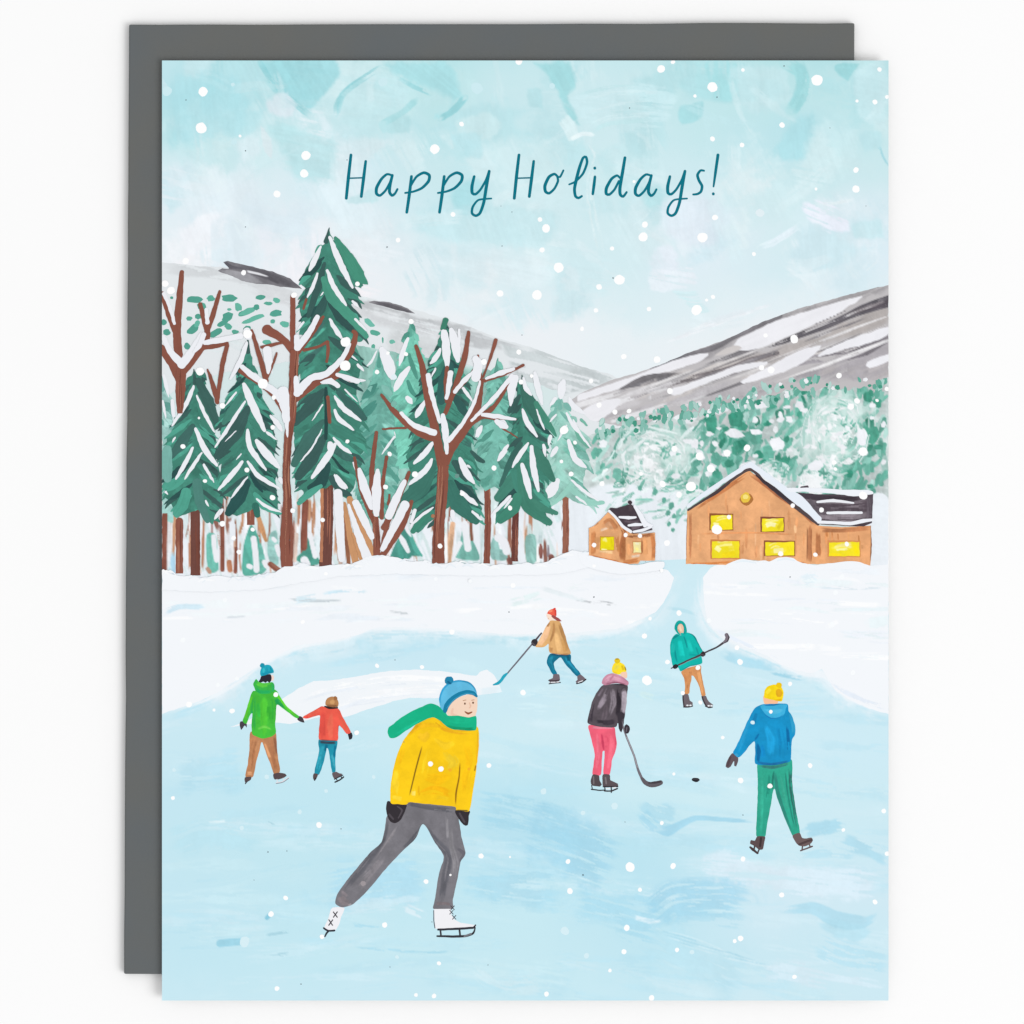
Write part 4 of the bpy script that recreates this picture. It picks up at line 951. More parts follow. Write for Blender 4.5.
# left pair
pine('dark green fir second from the card\'s left edge, snow strokes in chevrons',
     [(194,369),(204.5,377.6),(209,388),(212.7,400),(218,412),(222,423),(215,430),(221,446),(218,460),(224,478),(228,492),(224,512),(214,526),(206,520),(198,511),(186,515),(175,520),(168,505),(162,498),(162,470),(168,458),(164,446),(164,437),(171,427),(174,416),(180,398),(185,384)],
     lambda y: 195, sc_(q3,((265,125),(210,260),(95,440),34),((290,200),(350,340),(430,490),30),((280,460),(350,620),(450,755),46),((260,610),(200,730),(125,860),36),((330,650),(270,740),(195,860),28),((345,740),(370,790),(425,885),22),((390,830),(425,880),24),((120,530),(95,570),16),((45,960),(60,980),26))
       + sc_(zb,((250,330),(270,370),16),((335,565),(305,610),22),((260,515),(275,545),12)), C0, 10, 33, 382, 512, 37,
     trunk=[(zb((125,618),(125,760),(125,888)),7.4,BR),(zb((205,562),(207,720),(207,898)),9.6,BR2)],
     extra=[(q3((300,80),(380,250),(450,430)),[6,12,5],(62,100,94)),(q3((260,440),(180,560),(80,690)),[5,11,5],(64,104,98)),(q3((300,260),(360,400),(420,500)),[4,10,4],MG),(zb((215,420),(230,520),(270,620)),[9,10,5],(78,130,120)),(zb((160,470),(140,540),(110,590)),[10,12,6],LG),(q3((60,620),(40,760),(60,860)),[8,16,8],(120,176,166))])
pine('green fir with long diagonal snow strokes, left of the slim bare trunk',
     [(248,338),(252,356),(256,376),(262,392),(270,405),(280,421),(276,428),(280,445),(277,455),(282,471),(277,484),(281,498),(281,514),(270,508),(262,500),(258,508),(246,514),(236,518),(226,514),(230,500),(220,496),(215,482),(219,466),(214,450),(219,436),(215,424),(217,410),(224,398),(232,388),(238,372),(243,352)],
     lambda y: 248, sc_(q3,((660,110),(720,250),(825,480),62),((670,245),(560,420),(435,610),30),((600,175),(510,290),18),((870,360),(930,430),(960,480),40),((690,470),(710,610),(835,790),44),((760,555),(830,650),(940,770),64),((650,720),(570,820),(460,945),40),((690,720),(770,830),(940,935),36),((690,840),(620,930),(560,1010),20),((840,490),(920,550),24),((600,480),(510,565),10),((640,660),(600,710),12))
       + sc_(zb,((520,505),(570,545),(645,575),16),((640,400),(655,430),24),((345,560),(330,590),16)) + sc_(za,((470,600),(440,690),(385,790),26),((590,680),(600,760),16)), C0, 10, 33, 352, 500, 38,
     trunk=[(zb((492,450),(490,640)),[6,8,7.5],BR)],
     extra=[(q3((690,300),(600,480),(450,680)),[6,15,7],DG),(zb((470,420),(430,500),(375,580)),[8,14,7],(44,84,82)),(zb((490,380),(520,430),(550,470)),[3,5,2],(44,80,80)),(q3((720,400),(820,500),(900,600)),[4,9,4],MG),(zb((510,480),(560,540),(640,580)),[4,9,4],LG),(q3((640,200),(560,330),(500,420)),[5,9,4],(70,128,114)),(zb((515,540),(525,590)),[7,6],(52,110,98))])
pine('dark fir with a thick white snow cap, behind the forked bare tree',
     [(446.5,319),(450,330),(458,350),(466,372),(472,384),(474,396),(470,408),(478,430),(474,450),(482,470),(478,490),(486,510),(483,524),(472,522),(462,512),(452,508),(440,514),(428,524),(415,535),(410,531),(412,515),(401,501),(408,480),(402,458),(410,440),(404,420),(412,405),(416,390),(427,366),(434,348),(439.5,335)],
     lambda y: 444, sc_(zc,((590,160),(595,240),(600,345),42),((620,150),(640,220),(655,315),46),((580,160),(585,230),30),((565,250),(545,290),(515,325),26),((525,730),(490,780),(430,838),30),((522,815),(490,870),(405,945),30),((665,810),(695,880),(738,938),36),((680,450),(730,520),18),((490,515),(455,570),(440,600),32),((540,350),(520,395),12),((770,655),(745,700),26),((660,150),(665,230),14))
       + sc_(q5,((340,610),(240,680),(160,760),26),((560,480),(620,540),(690,590),38),((650,640),(720,710),26),((490,640),(500,720),40),((610,280),(640,300),20)), C0, 11, 40, 345, 508, 39,
     extra=[(q4((440,80),(415,150)),[6,5],(64,128,108)),(q4((470,430),(440,560),(400,720)),[8,16,8],(52,96,92)),(q4((500,680),(560,760),(600,830)),[5,9,5],(52,92,88)),(q5((340,260),(250,440),(120,560)),[8,18,12],(62,116,104)),(q5((470,420),(540,580),(680,720)),[8,18,7],(60,116,104)),(q5((330,640),(240,720),(180,800)),[4,7,5],(66,136,116)),(q5((640,170),(700,230),(740,250)),[3,5,3],DG),(q5((500,250),(560,340),(600,400)),[4,7,3],DG)])
pine('dark green fir with long white strokes, right of the forked bare tree',
     [(522,375),(528,386),(534.6,398),(540,412),(548,424),(556,436),(549,434),(552,450),(546,452),(550,466),(554,480),(546,478),(548,492),(552,503),(557,514),(548,512),(551,524),(540,521),(526,508),(520,500),(514,510),(502,520),(492,524),(494,510),(497,499),(500,487),(508,475),(503,472),(510,452),(507,440),(512,424),(507,420),(511,408),(516,392)],
     lambda y: 523, sc_(q6,((335,310),(370,410),(450,525),42),((380,575),(320,660),(255,765),38),((405,600),(420,760),(460,955),52),((330,740),(365,860),(400,1010),52),((340,60),(360,140),(405,200),34),((430,20),(450,120),(490,270),50),((445,310),(480,410),(510,470),18),((500,590),(515,680),30),((555,520),(540,590),36),((600,350),(550,410),18))
       + sc_(zf,((5,340),(40,300),(55,285),18),((60,300),(20,350),14)) + sc_(q5,((950,520),(880,590),(800,670),30)), C0, 9, 32, 390, 505, 40,
     trunk=[(zk((950,350),(948,480),(945,622)),6.6,(104,62,56))],
     extra=[(q6((340,140),(390,260),(460,400)),[6,14,7],(62,112,100)),(q6((440,260),(520,400),(600,520)),[5,8,2],(72,138,118)),(q6((440,620),(500,740),(580,870)),[6,13,4],(66,124,108)),(q6((320,580),(240,720),(160,915)),[5,6,3],(60,104,96)),(q6((290,780),(240,890),(140,1010)),[6,13,8],(68,128,112)),(q6((270,800),(300,920),(350,1010)),[6,9,5],MG),(q6((310,200),(270,270),(230,330)),[3,7,4],DG),(zf((100,120),(140,330),(255,425)),[6,13,6],(66,128,110)),(zf((170,310),(220,350),(290,375)),[4,7,4],(70,132,114)),(zf((90,290),(70,350),(0,410)),[9,12,8],(66,134,114))])

# ------------------------------------------------------------------ bare trees
def bare(label, trunk, limbs, snow, col=BR, cols2=None):
    t = Art('bare_tree', card, label, 'bare brown trees before the firs')
    for q, w in limbs: t.stroke(q, w, col if not cols2 else cols2(q), .16, wobble=.6)
    for q, w in trunk: t.stroke(q, w, col, .16, wobble=.6, cap=(0, 0)); bark(t, q, w); bark(t, q, w)
    t.done()
    s = Art('snow', t, kind='stuff')
    for q, w in snow: s.stroke(q, w, WH, .015, wobble=.7)
    s.done()
bare('bare brown tree with raised branches at the card\'s left edge',
     [(za((128,965),(130,850),(135,740)),[5,10,10])],
     [(za((125,790),(90,710),(30,630)),[9,9,8]), (za((140,750),(200,680),(262,590),(268,540)),[9,8,6,6]), (za((270,560),(250,480),(232,405)),[5,5,4.4]), (za((262,560),(300,450),(332,340)),[5,5,3.2]),
      (za((120,665),(112,540),(125,380),(138,240)),[9,8,7,4.4]), (za((105,540),(70,450),(36,350)),[7,6,5]), (za((236,630),(300,622),(372,606)),[4,4.6,3]), (za((370,615),(345,720),(318,905)),[4,5,3.5]), (za((270,740),(300,830),(320,910)),[2,5,4])],
     [(za((40,570),(80,650),(130,705)),[4,6,8]), (za((135,715),(180,660),(240,560)),[9,8,5]), (za((45,350),(75,420),(100,505)),[3.5,4,3]), (za((255,602),(330,590),(440,568)),[5,6,6]), (za((470,540),(480,575)),[7,6]), (za((262,430),(268,500)),[3,4.6]), (za((250,560),(225,620),(200,650)),[5,5,3]), (za((88,900),(95,980)),[4,3])])
bare('slim bare tree with many branches, its trunk between the chevron firs and the tallest fir',
     [(zb((676,855),(672,720),(676,640),(678,500),(672,380),(682,200),(700,60)),[11.5,13,11.5,8,7.4,8,9]), (za((695,1010),(705,880),(715,640)),[9,9,8.4])],
     [(za((720,670),(660,590),(570,535)),[7,7,10]), (za((706,660),(705,520),(706,365)),[5,5.5,5]), (za((725,650),(800,560),(862,470)),[7,5,3]), (za((715,890),(800,820),(920,745),(1000,650),(1028,560),(1015,545)),[8,9,7.5,6.5,5,4]),
      (za((695,1020),(620,880),(530,800),(437,748)),[6,7,7.5,5]), (za((570,800),(535,670),(495,540)),[5,5,3]), (za((575,780),(600,720),(625,655)),[3,3,1.6]), (za((760,640),(830,625),(884,598)),[3,2.8,3]), (za((884,598),(886,650),(880,700)),[3.4,3,3]), (za((545,625),(600,615),(650,602)),[3,3.5,2.5]),
      (za((900,790),(950,770),(1000,800)),[6,4,2]), (za((885,880),(895,1010)),[3.4,3.6]), (za((760,430),(775,380)),[2.4,2.6])],
     [(za((730,630),(725,570)),[7,5]), (za((732,625),(790,550),(832,470)),[7,6,5]), (za((728,865),(722,780)),[7,4]), (za((735,850),(800,785),(880,760),(960,680),(995,610)),[9,7,7,5,4]), (za((975,598),(985,590)),[7,7]), (za((445,725),(490,765),(560,810)),[4.5,6,6]), (za((560,820),(610,850),(650,890)),[7,7,10]),
      (zb((655,20),(672,90),(678,190)),[8,6,1]), (za((655,850),(665,900),(672,1000)),[11,9,7]), (za((575,640),(580,700),(580,760)),[9,8,2]), (za((850,805),(900,800),(940,825)),[2,6.5,4]), (za((930,765),(980,780),(1040,800)),[3,6,5])])
bare('thick forked bare tree with snow along its branches in the middle of the forest',
     [(zk((555,632),(555,520),(560,420),(575,250),(580,130)),[12.6,12,10.5,11,11])],
     [(zc((575,860),(545,700),(500,500),(470,330),(440,235)),[9,9,7,5.6,3.6]), (zc((540,712),(470,690),(400,640),(320,560),(264,485)),[6,6.5,6,5,2.8]), (zc((590,830),(620,760),(690,660),(750,560),(775,410)),[9,9,9,8.4,4.6]), (zc((775,400),(765,340),(758,283)),[3,2.6,2]),
      (zc((785,395),(820,300),(850,205)),[2,2.6,4]), (zc((790,412),(890,380),(992,333)),[4,3.4,2.6]), (zc((715,630),(840,545),(936,395)),[7.6,4.4,1.6]), (zc((700,640),(770,600),(860,605),(955,612)),[7,4.4,3,1]), (zc((840,610),(890,660),(960,705)),[2.4,2,1]),
      (zc((590,580),(640,450),(690,290),(710,163)),[4.4,5.6,6,3]), (zc((600,520),(592,420),(600,345)),[5,4,4]), (zc((640,470),(690,420),(740,353)),[4,3.4,2.4]), (zc((270,660),(390,655)),[1.8,2.4])],
     [(zc((503,385),(520,480),(562,625)),[5.4,5,3.6]), (zc((362,578),(430,640),(535,680)),[3,5.4,6.4]), (zc((578,590),(590,670),(598,785)),[4.6,7,3]), (zc((768,415),(740,520),(680,630),(608,720)),[2,3.6,3.6,5]), (zc((798,402),(870,375),(940,352)),[2.4,5,3.6]), (zc((932,388),(850,490),(725,618)),[4.6,4.4,3]), (zc((780,588),(850,595),(950,612)),[3.6,5,2]),
      (zc((618,372),(610,430),(596,505)),[5.6,5.4,3]), (zc((735,365),(690,410),(638,472)),[2,5,3.6]), (zc((850,620),(880,640),(905,650)),[4,7,4]), (zc((950,395),(930,460),(925,540)),[6,9,2]), (zc((745,300),(760,330),(745,400)),[7,9,9])])
bare('low bare bush of many brown and tan stems with snow, left of the thick forked tree',
     [(zk((240,592),(238,500),(232,390)),[7,7,6])],
     [(zk((135,640),(105,500),(75,325)),[7,7,3.4]), (zk((215,640),(170,480),(100,300)),[13,11,6]), (zk((180,640),(150,560),(120,480)),[8,6,3]), (zk((225,420),(160,260),(125,90)),[5,4,3]), (zk((215,360),(215,150),(238,-40)),[4,5,3.4]), (zk((265,400),(268,240),(290,85)),[4,4,3]), (zk((275,450),(340,330),(405,165)),[6,5,3.4]), (zk((270,590),(370,440),(418,315)),[6,6,4]), (zk((265,560),(300,400),(320,330)),[4,5,3]), (zk((300,330),(305,280)),[3,2])],
     [(zk((150,150),(175,240),(215,345)),[4,9,6]), (zk((244,155),(238,260),(238,380)),[4,10,6]), (zk((382,210),(340,300),(300,390)),[4,8,8]), (zk((385,330),(330,440),(268,560)),[9,8,5]), (zk((130,320),(170,400),(215,500)),[7,8,5]), (zk((95,330),(140,470),(190,600)),[2,7,10]), (zk((40,270),(50,430),(60,610)),[9,9,7]), (zk((435,360),(415,420)),[4,3])],
     cols2=lambda q: TAN if q[0][0] < 372.5 and q[0][1] > 550 else BR)

# snow lying over the feet of the trees
dr = Art('snow_drift', card, 'uneven snow edge along the feet of the forest trunks')
tl = [(162,571),(172,574),(182,576),(192,575),(200,578),(208,577),(218,576),(230,577),(240,577),(250,578),(258,575),(266,574),(275,572),(284,567),(292,567),(300,563),(310,566),(322,567),(330,565),(342,564),(350,565),(358,561),(366,557),(376,555),(388,556),(398,558),(410,562),(422,561),(434,564),(446,564),(456,561),(466,564),(478,563),(490,566),(500,564),(512,565),(524,563),(536,564),(548,561),(556,557),(564,553),(572,550),(582,552),(592,556)]
dr.poly(tl + [(596,566),(560,574),(480,576),(400,574),(340,576),(260,590),(200,592),(162,590)], SNO, .012, sharp=True, wobble=1.2)
for i in range(60):
    k = rnd.randrange(len(tl) - 1); x, y = tl[k]; x += rnd.uniform(0, 9)
    dr.stroke([(x - 5, y + rnd.uniform(1, 5)), (x, y + rnd.uniform(-.5, 2)), (x + 6, y + rnd.uniform(1, 4))], [.8, rnd.uniform(1.5, 3.5), .8], rnd.choice([(248,250,252),(243,246,250),(234,241,247)]), .01)
dr.done()

# ------------------------------------------------------------------ cabins
OR, OR2, OR3 = (233,172,122), (216,148,98), (182,120,82)
ROOF = (74,64,72)
zH = V(670,450,4.655)
cab = Coat('cabin', card, 'large orange two storey cabin with six lit yellow windows and a lower wing')
cab.poly(zH((80,282),(220,190),(365,94),(520,200),(690,345),(690,400),(690,528),(640,532),(600,520),(555,503),(500,525),(440,515),(380,512),(320,508),(270,535),(150,532),(74,530),(76,400)), OR, .1, sharp=True, wobble=.5)
r5 = random.Random(3)
for i in range(34):
    x = r5.uniform(90, 660); y0 = 285 - (x-80)*.62 if x < 365 else 110 + (x-365)*.72; y0 = max(y0 + 20, 120)
    a = r5.uniform(y0, 470); cab.stroke(zH((x, a), (x+r5.uniform(-4,4), min(515, a+r5.uniform(30,140)))), [1, r5.uniform(1.2,3.2), 1], r5.choice([(218,152,104), (240,186,140), (238,182,134), (224,158,108)]), .1, .3)
for q, w, c in [(zH((95,280),(95,400),(90,520)),2.6,OR3), (zH((78,300),(74,420),(72,528)),1.2,(120,80,62)), (zH((655,350),(650,440),(652,525)),3,OR3), (zH((640,350),(638,520)),1,(150,96,66)),
                (zH((110,275),(220,205),(365,112)),4,(186,116,72)), (zH((380,112),(480,190),(600,275),(680,345)),4.5,(160,98,66)), (zH((80,530),(200,528),(300,520)),2,(214,130,72)), (zH((420,520),(520,525),(640,528)),2,(200,124,76)),
                (zH((150,390),(380,385),(600,395)),1.4,(214,144,94))]: cab.stroke(q, w, c, .12, .12)
cab.done()
wing = Coat('wall', cab, 'low wing wall with one long lit window')
wing.poly(zH((655,350),(800,360),(935,352),(940,440),(933,538),(900,528),(860,520),(780,524),(690,532),(655,526)), (231,168,118), .1, sharp=True, wobble=.4)
for i in range(20):
    x = r5.uniform(700, 925); a = r5.uniform(370, 460); wing.stroke(zH((x, a), (x+2, a+r5.uniform(20,60))), [1, r5.uniform(1.2,2.6), 1], r5.choice([OR2, (230,166,110), (206,134,82)]), .1, .3)
for q, w, c in [(zH((690,372),(800,375),(930,362)),3.4,OR3), (zH((935,300),(938,420),(933,536)),1.4,(124,84,66)), (zH((655,352),(652,440),(654,525)),2.6,(150,92,62)), (zH((690,380),(690,500)),4,(190,122,80)), (zH((945,400),(950,480)),2,(206,206,210))]: wing.stroke(q, w, c, .12, .1)
wing.done()
rf = Coat('roof', cab, 'dark wing roof streaked with snow')
rf.poly(zH((560,196),(640,202),(700,206),(760,206),(860,214),(946,202),(944,260),(940,340),(900,356),(800,352),(700,346),(640,290)), (84,74,82), .14, sharp=True, wobble=.5)
for q, w, c in [(zH((600,250),(760,262),(930,258)),15,(126,117,124)), (zH((650,300),(760,315),(930,315)),13,(136,127,134)), (zH((580,205),(700,222),(800,228),(900,225)),5,(62,54,62)), (zH((925,210),(930,280),(925,330)),5,(104,96,104)), (zH((700,352),(820,356),(940,345)),3,(66,56,62)), (zH((640,230),(700,300)),5,(106,98,106))]: rf.stroke(q, w, c, .14, .1)
rf.done()
ch = Art('chimney', cab); ch.stroke(zH((612,176),(640,172)), 3, (86,76,84)); ch.done()
rf2 = Art('roof', cab, 'steep gable roof edge under a thick white layer of snow')
rf2.stroke(zH((84,280),(200,205),(365,92),(440,150),(560,245),(690,345)), [2.2,2.6,3,3.4,4.2,3.2], (84,72,74), .14)
rf2.stroke(zH((400,118),(480,178),(560,240)), [1,4.2,2], (62,54,60), .12); rf2.stroke(zH((150,240),(220,196),(280,152)), [1,3,1], (74,64,68), .12)
rf2.done()
snw = Art('snow', cab, kind='stuff')
snw.poly(zH((78,272),(82,252),(120,222),(200,165),(290,105),(360,60),(378,54),(395,66),(460,112),(550,178),(600,205),(640,240),(680,290),(706,318),(690,340),(640,295),(560,232),(470,155),(400,100),(365,80),(330,105),(260,148),(200,192),(140,232),(90,266)), (231,238,247), .015, wobble=.4)
snw.poly(zH((540,178),(620,176),(700,178),(800,184),(920,186),(946,196),(946,204),(860,216),(800,208),(700,198),(620,194),(560,196)), (238,242,248), .015, wobble=.4)
snw.stroke(zH((685,242),(760,236),(855,247)), [2,3.4,1.6], WH, .01); snw.stroke(zH((732,293),(800,292),(893,292)), [2.4,3,2.4], WH, .01)
snw.stroke(zH((690,335),(760,338),(840,342),(900,330),(945,325)), [3,3,3.4,4,2.4], (238,241,247), .01)
snw.done()
def window(z, c, par, hi, frame=(148,88,52), label=None, col=(244,226,40)):
    f = Art('window', par, label)
    x0, x1, y0, y1 = c
    f.poly(z((x0-7,y0-8),(x1+5,y0-5),(x1+5,y1+5),(x0-7,y1+4)), frame, .12, sharp=True, wobble=.4)
    f.done()
    p = Coat('pane', par)
    p.poly(z((x0+1,y0+2),(x1,y0),(x1+1,y1),(x0,y1+1)), col, .06, sharp=True, wobble=.6)
    for q, w, cc in hi: p.stroke(z(*q), w, cc, .06, .15)
    p.done()
PY = (252,240,150); YD = (228,206,36)
window(zH, (190,290,302,370), cab, [(((205,330),(240,315),(270,310)),4,PY),(((200,360),(280,365)),2.5,(250,226,30)),(((200,345),(230,350)),3,(252,246,190))])
window(zH, (428,528,318,378), cab, [(((440,335),(480,325),(510,322)),4,PY),(((445,355),(470,345),(495,350)),4,(253,246,196)),(((500,370),(525,330)),3,YD)], frame=(136,78,58))
window(zH, (195,322,424,502), cab, [(((215,440),(260,432),(300,435)),5,PY),(((215,470),(230,450)),5,(252,244,180)),(((235,490),(310,480)),4,(248,222,30)),(((270,460),(300,455)),4,(250,232,80))], label='wide yellow lower window at the left of the cabin', frame=(206,132,76))
window(zH, (444,578,428,490), cab, [(((460,455),(490,440),(520,450)),5,PY),(((480,470),(530,465)),4,(252,244,180)),(((550,440),(565,480)),4,(246,220,30))], frame=(150,92,60))
window(zH, (740,882,428,494), cab, [(((760,450),(800,440),(850,445)),5,PY),(((770,470),(830,465)),5,(252,244,170)),(((860,440),(870,485)),3.4,(248,224,20)),(((745,485),(800,490)),2.6,(248,222,30))], frame=(214,144,84))
w8 = Art('window', cab, 'small round attic window under the gable')
(ax, ay), = zH((356,230)); w8.blob(ax, ay, 6.6, (176,116,62), 6.2, irr=.08); w8.done()
p8 = Art('pane', cab); (ax, ay), = zH((352,222)); p8.blob(ax, ay, 5.0, (232,196,72), 5.2, irr=.1); p8.blob(ax, ay-1, 2.6, (246,226,130), 2.4); p8.done()

dr = Art('snow_drift', card, 'little mounds of snow against the foot of the large cabin')
dr.poly(zH((255,545),(290,520),(330,507),(370,512),(410,520),(440,524),(470,516),(500,502),(540,498),(575,504),(600,520),(640,532),(690,534),(770,524),(830,518),(880,520),(915,534),(950,546),(700,560),(400,560)), SNO, .015)
dr.stroke(zH((500,515),(540,506),(580,516)), [1,2,1], (230,240,248)); dr.stroke(zH((300,525),(340,516),(400,526)), [1,2,1], (232,241,248)); dr.done()

zK = V(570,480,8.533)
hut = Coat('cabin', card, 'small orange hut with a dark snowy roof, between the forest and the large cabin')
hut.poly(zK((160,412),(200,395),(262,340),(325,275),(400,330),(460,420),(520,455),(620,458),(725,448),(730,560),(725,688),(660,690),(600,685),(582,715),(500,716),(430,706),(300,675),(163,643)), (231,170,120), .1, sharp=True, wobble=.3)
for q, w, c in [(zK((195,410),(260,345),(322,285),(380,335)),3,(172,108,70)), (zK((200,430),(200,640)),4,(206,134,84)), (zK((400,330),(460,440),(440,560),(435,700)),4,(166,100,64)), (zK((460,480),(455,600),(450,700)),4,(178,112,70)), (zK((470,470),(600,485),(720,455)),3,(160,100,66)), (zK((620,490),(615,580),(612,640)),2,(150,94,60)), (zK((700,460),(712,560),(712,680)),3.4,(190,120,74)), (zK((640,500),(645,640)),4,(232,166,112)),
                (zK((165,640),(290,672),(430,700)),1.6,(190,116,70)), (zK((440,700),(520,695),(590,680)),3,(184,112,66)), (zK((290,380),(340,345),(400,420)),5,(188,124,82)), (zK((300,400),(330,370),(360,430)),3,(214,160,120)), (zK((235,480),(225,600)),4,(228,164,110)), (zK((400,470),(410,620)),4,(206,136,82)), (zK((500,540),(505,640)),4,(230,164,112)), (zK((520,655),(600,645)),2.4,(240,214,190)), (zK((250,605),(370,620)),2.4,(240,200,150)), (zK((260,430),(320,410)),2,(226,196,170))]: hut.stroke(q, w, c, .12, .12)
hut.done()
rf = Coat('roof', hut, 'dark roof with white snow stripes')
rf.poly(zK((322,262),(345,238),(400,240),(495,212),(520,205),(545,225),(580,280),(610,345),(640,412),(695,405),(705,425),(620,445),(540,458),(500,448),(445,380),(400,320)), ROOF, .14, sharp=True, wobble=.3)
(ax, ay), = zK((512,190)); ch = Art('chimney', hut); ch.blob(ax, ay, 2, (66,56,62)); ch.done(); rf.stroke(zK((505,200),(520,240),(510,275)), [2,3,2], (88,76,82), .1)
rf.stroke(zK((520,415),(600,400)), 3, (110,98,106), .1); rf.stroke(zK((450,350),(540,360),(600,350)), 2, (96,84,92), .1)
rf.done()
snw = Art('snow', hut, kind='stuff')
for q, w in [(zK((332,262),(400,330),(450,395),(520,442)),[2.4,2.6,3,3]), (zK((420,316),(500,322),(562,318)),[2,3.4,2]), (zK((498,388),(560,380),(612,380)),[2,3.2,2.4]), (zK((540,442),(620,428),(695,400)),[2,3,2]), (zK((550,222),(600,300),(640,370),(700,392)),[2.4,4.4,5,2]), (zK((620,340),(640,390)),4)]: snw.stroke(q, w, (239,242,248), .012)
snw.done()
window(zK, (262,372,488,596), hut, [(((280,520),(300,500),(310,530)),1.8,(248,240,150)),(((350,500),(360,580)),2,(214,196,20)),(((265,590),(320,598)),1.6,(250,240,190))], frame=(196,150,40), col=(228,214,24), label='square bright yellow window')
window(zK, (540,604,528,620), hut, [(((555,540),(590,545)),2,(250,246,210)),(((560,580),(585,600)),2,(246,232,140))], frame=(200,140,90), col=(242,230,166), label='tall pale yellow window')

dr = Art('snow_drift', card, 'low snow in front of the small hut')
dr.poly([(578,553),(590,556),(605,559),(622,563),(636,565),(652,562),(664,562),(660,570),(620,574),(585,566)], SNO, .015); dr.done()
# ------------------------------------------------------------------ the skaters
SK = (244,214,192)
WET = {'trousers', 'coat', 'jacket', 'scarf', 'hat', 'hood'}
class Fig:
    def __init__(s, label, z): s.body = Art('person', card, label); s.z = z; s.parts = []
    def part(s, name, label=None, later=False):
        a = (Coat if name in WET else Art)(name, s.body, label)
        if not later: s.parts.append(a)
        return a
    def done(s):
        s.body.done()
        for p in s.parts: p.done()
BK = (54,49,54)
# big skater
zS, zL = V(320,660,5.12), V(310,780,5.12)
f = Fig('largest skater in a yellow coat, green scarf and blue bobble hat, gliding to the right', zS)
f.body.poly(zS((648,272),(665,225),(715,190),(770,176),(803,190),(806,235),(796,285),(765,297),(700,294),(655,284)), SK, .03)
f.body.stroke(zS((765,220),(772,235),(766,245)), 1.4, (232,192,168), .03)
for x, y in ((742,223),(784,219)): f.body.blob(*zS((x, y))[0], .95, (120,86,66), 1.1)
f.body.stroke(zS((742,264),(758,274),(778,266)), [1,2.2,1.2], (150,88,60), .05); f.body.stroke(zS((732,208),(748,204)), .7, (190,150,120)); f.body.stroke(zS((776,206),(790,204)), .7, (190,150,120))
f.body.stroke(zS((680,250),(675,275),(700,286)), [2,3,2], (238,200,178), .03)
t = f.part('trousers', 'dark grey trousers')
TR, TR2, TR3 = (120,118,124), (92,92,99), (146,142,147)
t.poly(zL((490,104),(620,112),(742,134),(766,230),(778,300),(796,375),(772,420),(752,520),(732,610),(728,660),(634,660),(640,610),(660,480),(684,392),(640,320),(580,225),(540,300),(475,362),(378,466),(300,560),(225,632),(165,652),(130,632),(142,580),(200,500),(300,380),(366,318),(386,230),(398,180)), TR, .1)
for q, w, c in [(zL((400,200),(380,300),(320,380),(250,470),(175,570)),[3,5,8,8,3],TR2), (zL((572,230),(520,310),(470,350)),[3,5,2],TR2), (zL((588,235),(650,320),(708,385),(695,480),(670,630)),[3,7,7,8,4],TR2), (zL((495,120),(600,140),(735,158)),[3,5,4],TR2),
                (zL((450,230),(400,320),(330,430),(260,500)),[2,4,3,2],TR3), (zL((720,230),(725,340),(745,420),(735,520)),[3,5,5,2],(136,134,139)), (zL((700,180),(705,300)),[2,2],(140,138,143)), (zL((150,596),(172,622),(205,634)),[5,7,5],(140,131,135)), (zL((160,570),(190,600)),[3,4],(134,126,131)), (zL((640,635),(690,630),(725,640)),[3,5,4],(134,122,126)), (zL((240,560),(300,490),(370,400)),[5,7,5],(132,128,133)), (zL((755,350),(790,380),(765,420)),[2,3,2],(104,102,110))]: t.stroke(q, w, c, .1, .12)
t.stroke(zL((195,645),(212,632)), 1.5, (176,168,172), .1, .3)
b = f.part('skate', 'white left skate trailing behind')
b.poly(zL((112,656),(176,655),(160,700),(150,735),(128,772),(92,768),(74,756),(95,705)), (240,240,244), .015)
for (x, y) in ((130,689),(106,730)):
    for dx in (-10, 10): b.stroke(zL((x-dx, y-14), (x+dx, y+14)), 1.1, (70,66,72))
b.stroke(zL((70,758),(92,772),(126,770)), 1.9, (50,50,60)); b.stroke(zL((95,772),(84,786),(76,802)), [2,1.8,1.4], (50,50,60))
b = f.part('skate', 'white skate with long dark blade, the front one')
b.poly(zL((636,660),(722,660),(724,690),(738,712),(768,730),(820,738),(850,744),(845,762),(745,762),(642,762),(636,700)), (240,240,244), .015, sharp=True, wobble=.2)
b.stroke(zL((634,668),(634,720),(640,758)), .9, (90,88,96)); b.stroke(zL((655,766),(750,762),(838,756),(848,742)), [2,2.2,2.2,1.2], (52,52,60), .1)
b.stroke(zL((650,799),(740,801),(800,798),(835,785),(846,755)), [1.6,2.4,2.2,2,1], (54,54,60), .1); b.stroke(zL((668,768),(670,796)), 1.7, (58,58,64)); b.stroke(zL((765,764),(768,798)), 1.8, (58,58,64)); b.stroke(zL((790,800),(825,788)), 1.8, (120,120,126))
for (x, y) in ((724,678),(738,704),(730,655)):
    for dx in (-9, 9): b.stroke(zL((x-dx, y-11), (x+dx, y+9)), .8, (74,70,76))
g2 = f.part('glove', 'black mitten against the hip')
g2.poly(zS((346,722),(390,735),(442,740),(436,772),(412,820),(385,835),(360,828),(346,800),(338,768)), BK, .14); g2.stroke(zS((395,750),(420,770),(400,810)), [1,2,1], (84,78,84), .1); g2.stroke(zS((355,790),(375,815)), 2, (78,72,78), .1)
g2 = f.part('glove'); g2.poly(zS((694,768),(766,772),(762,800),(757,846),(735,845),(712,815),(696,790)), BK, .14); g2.stroke(zS((715,785),(740,830)), 2, (80,74,80), .1)
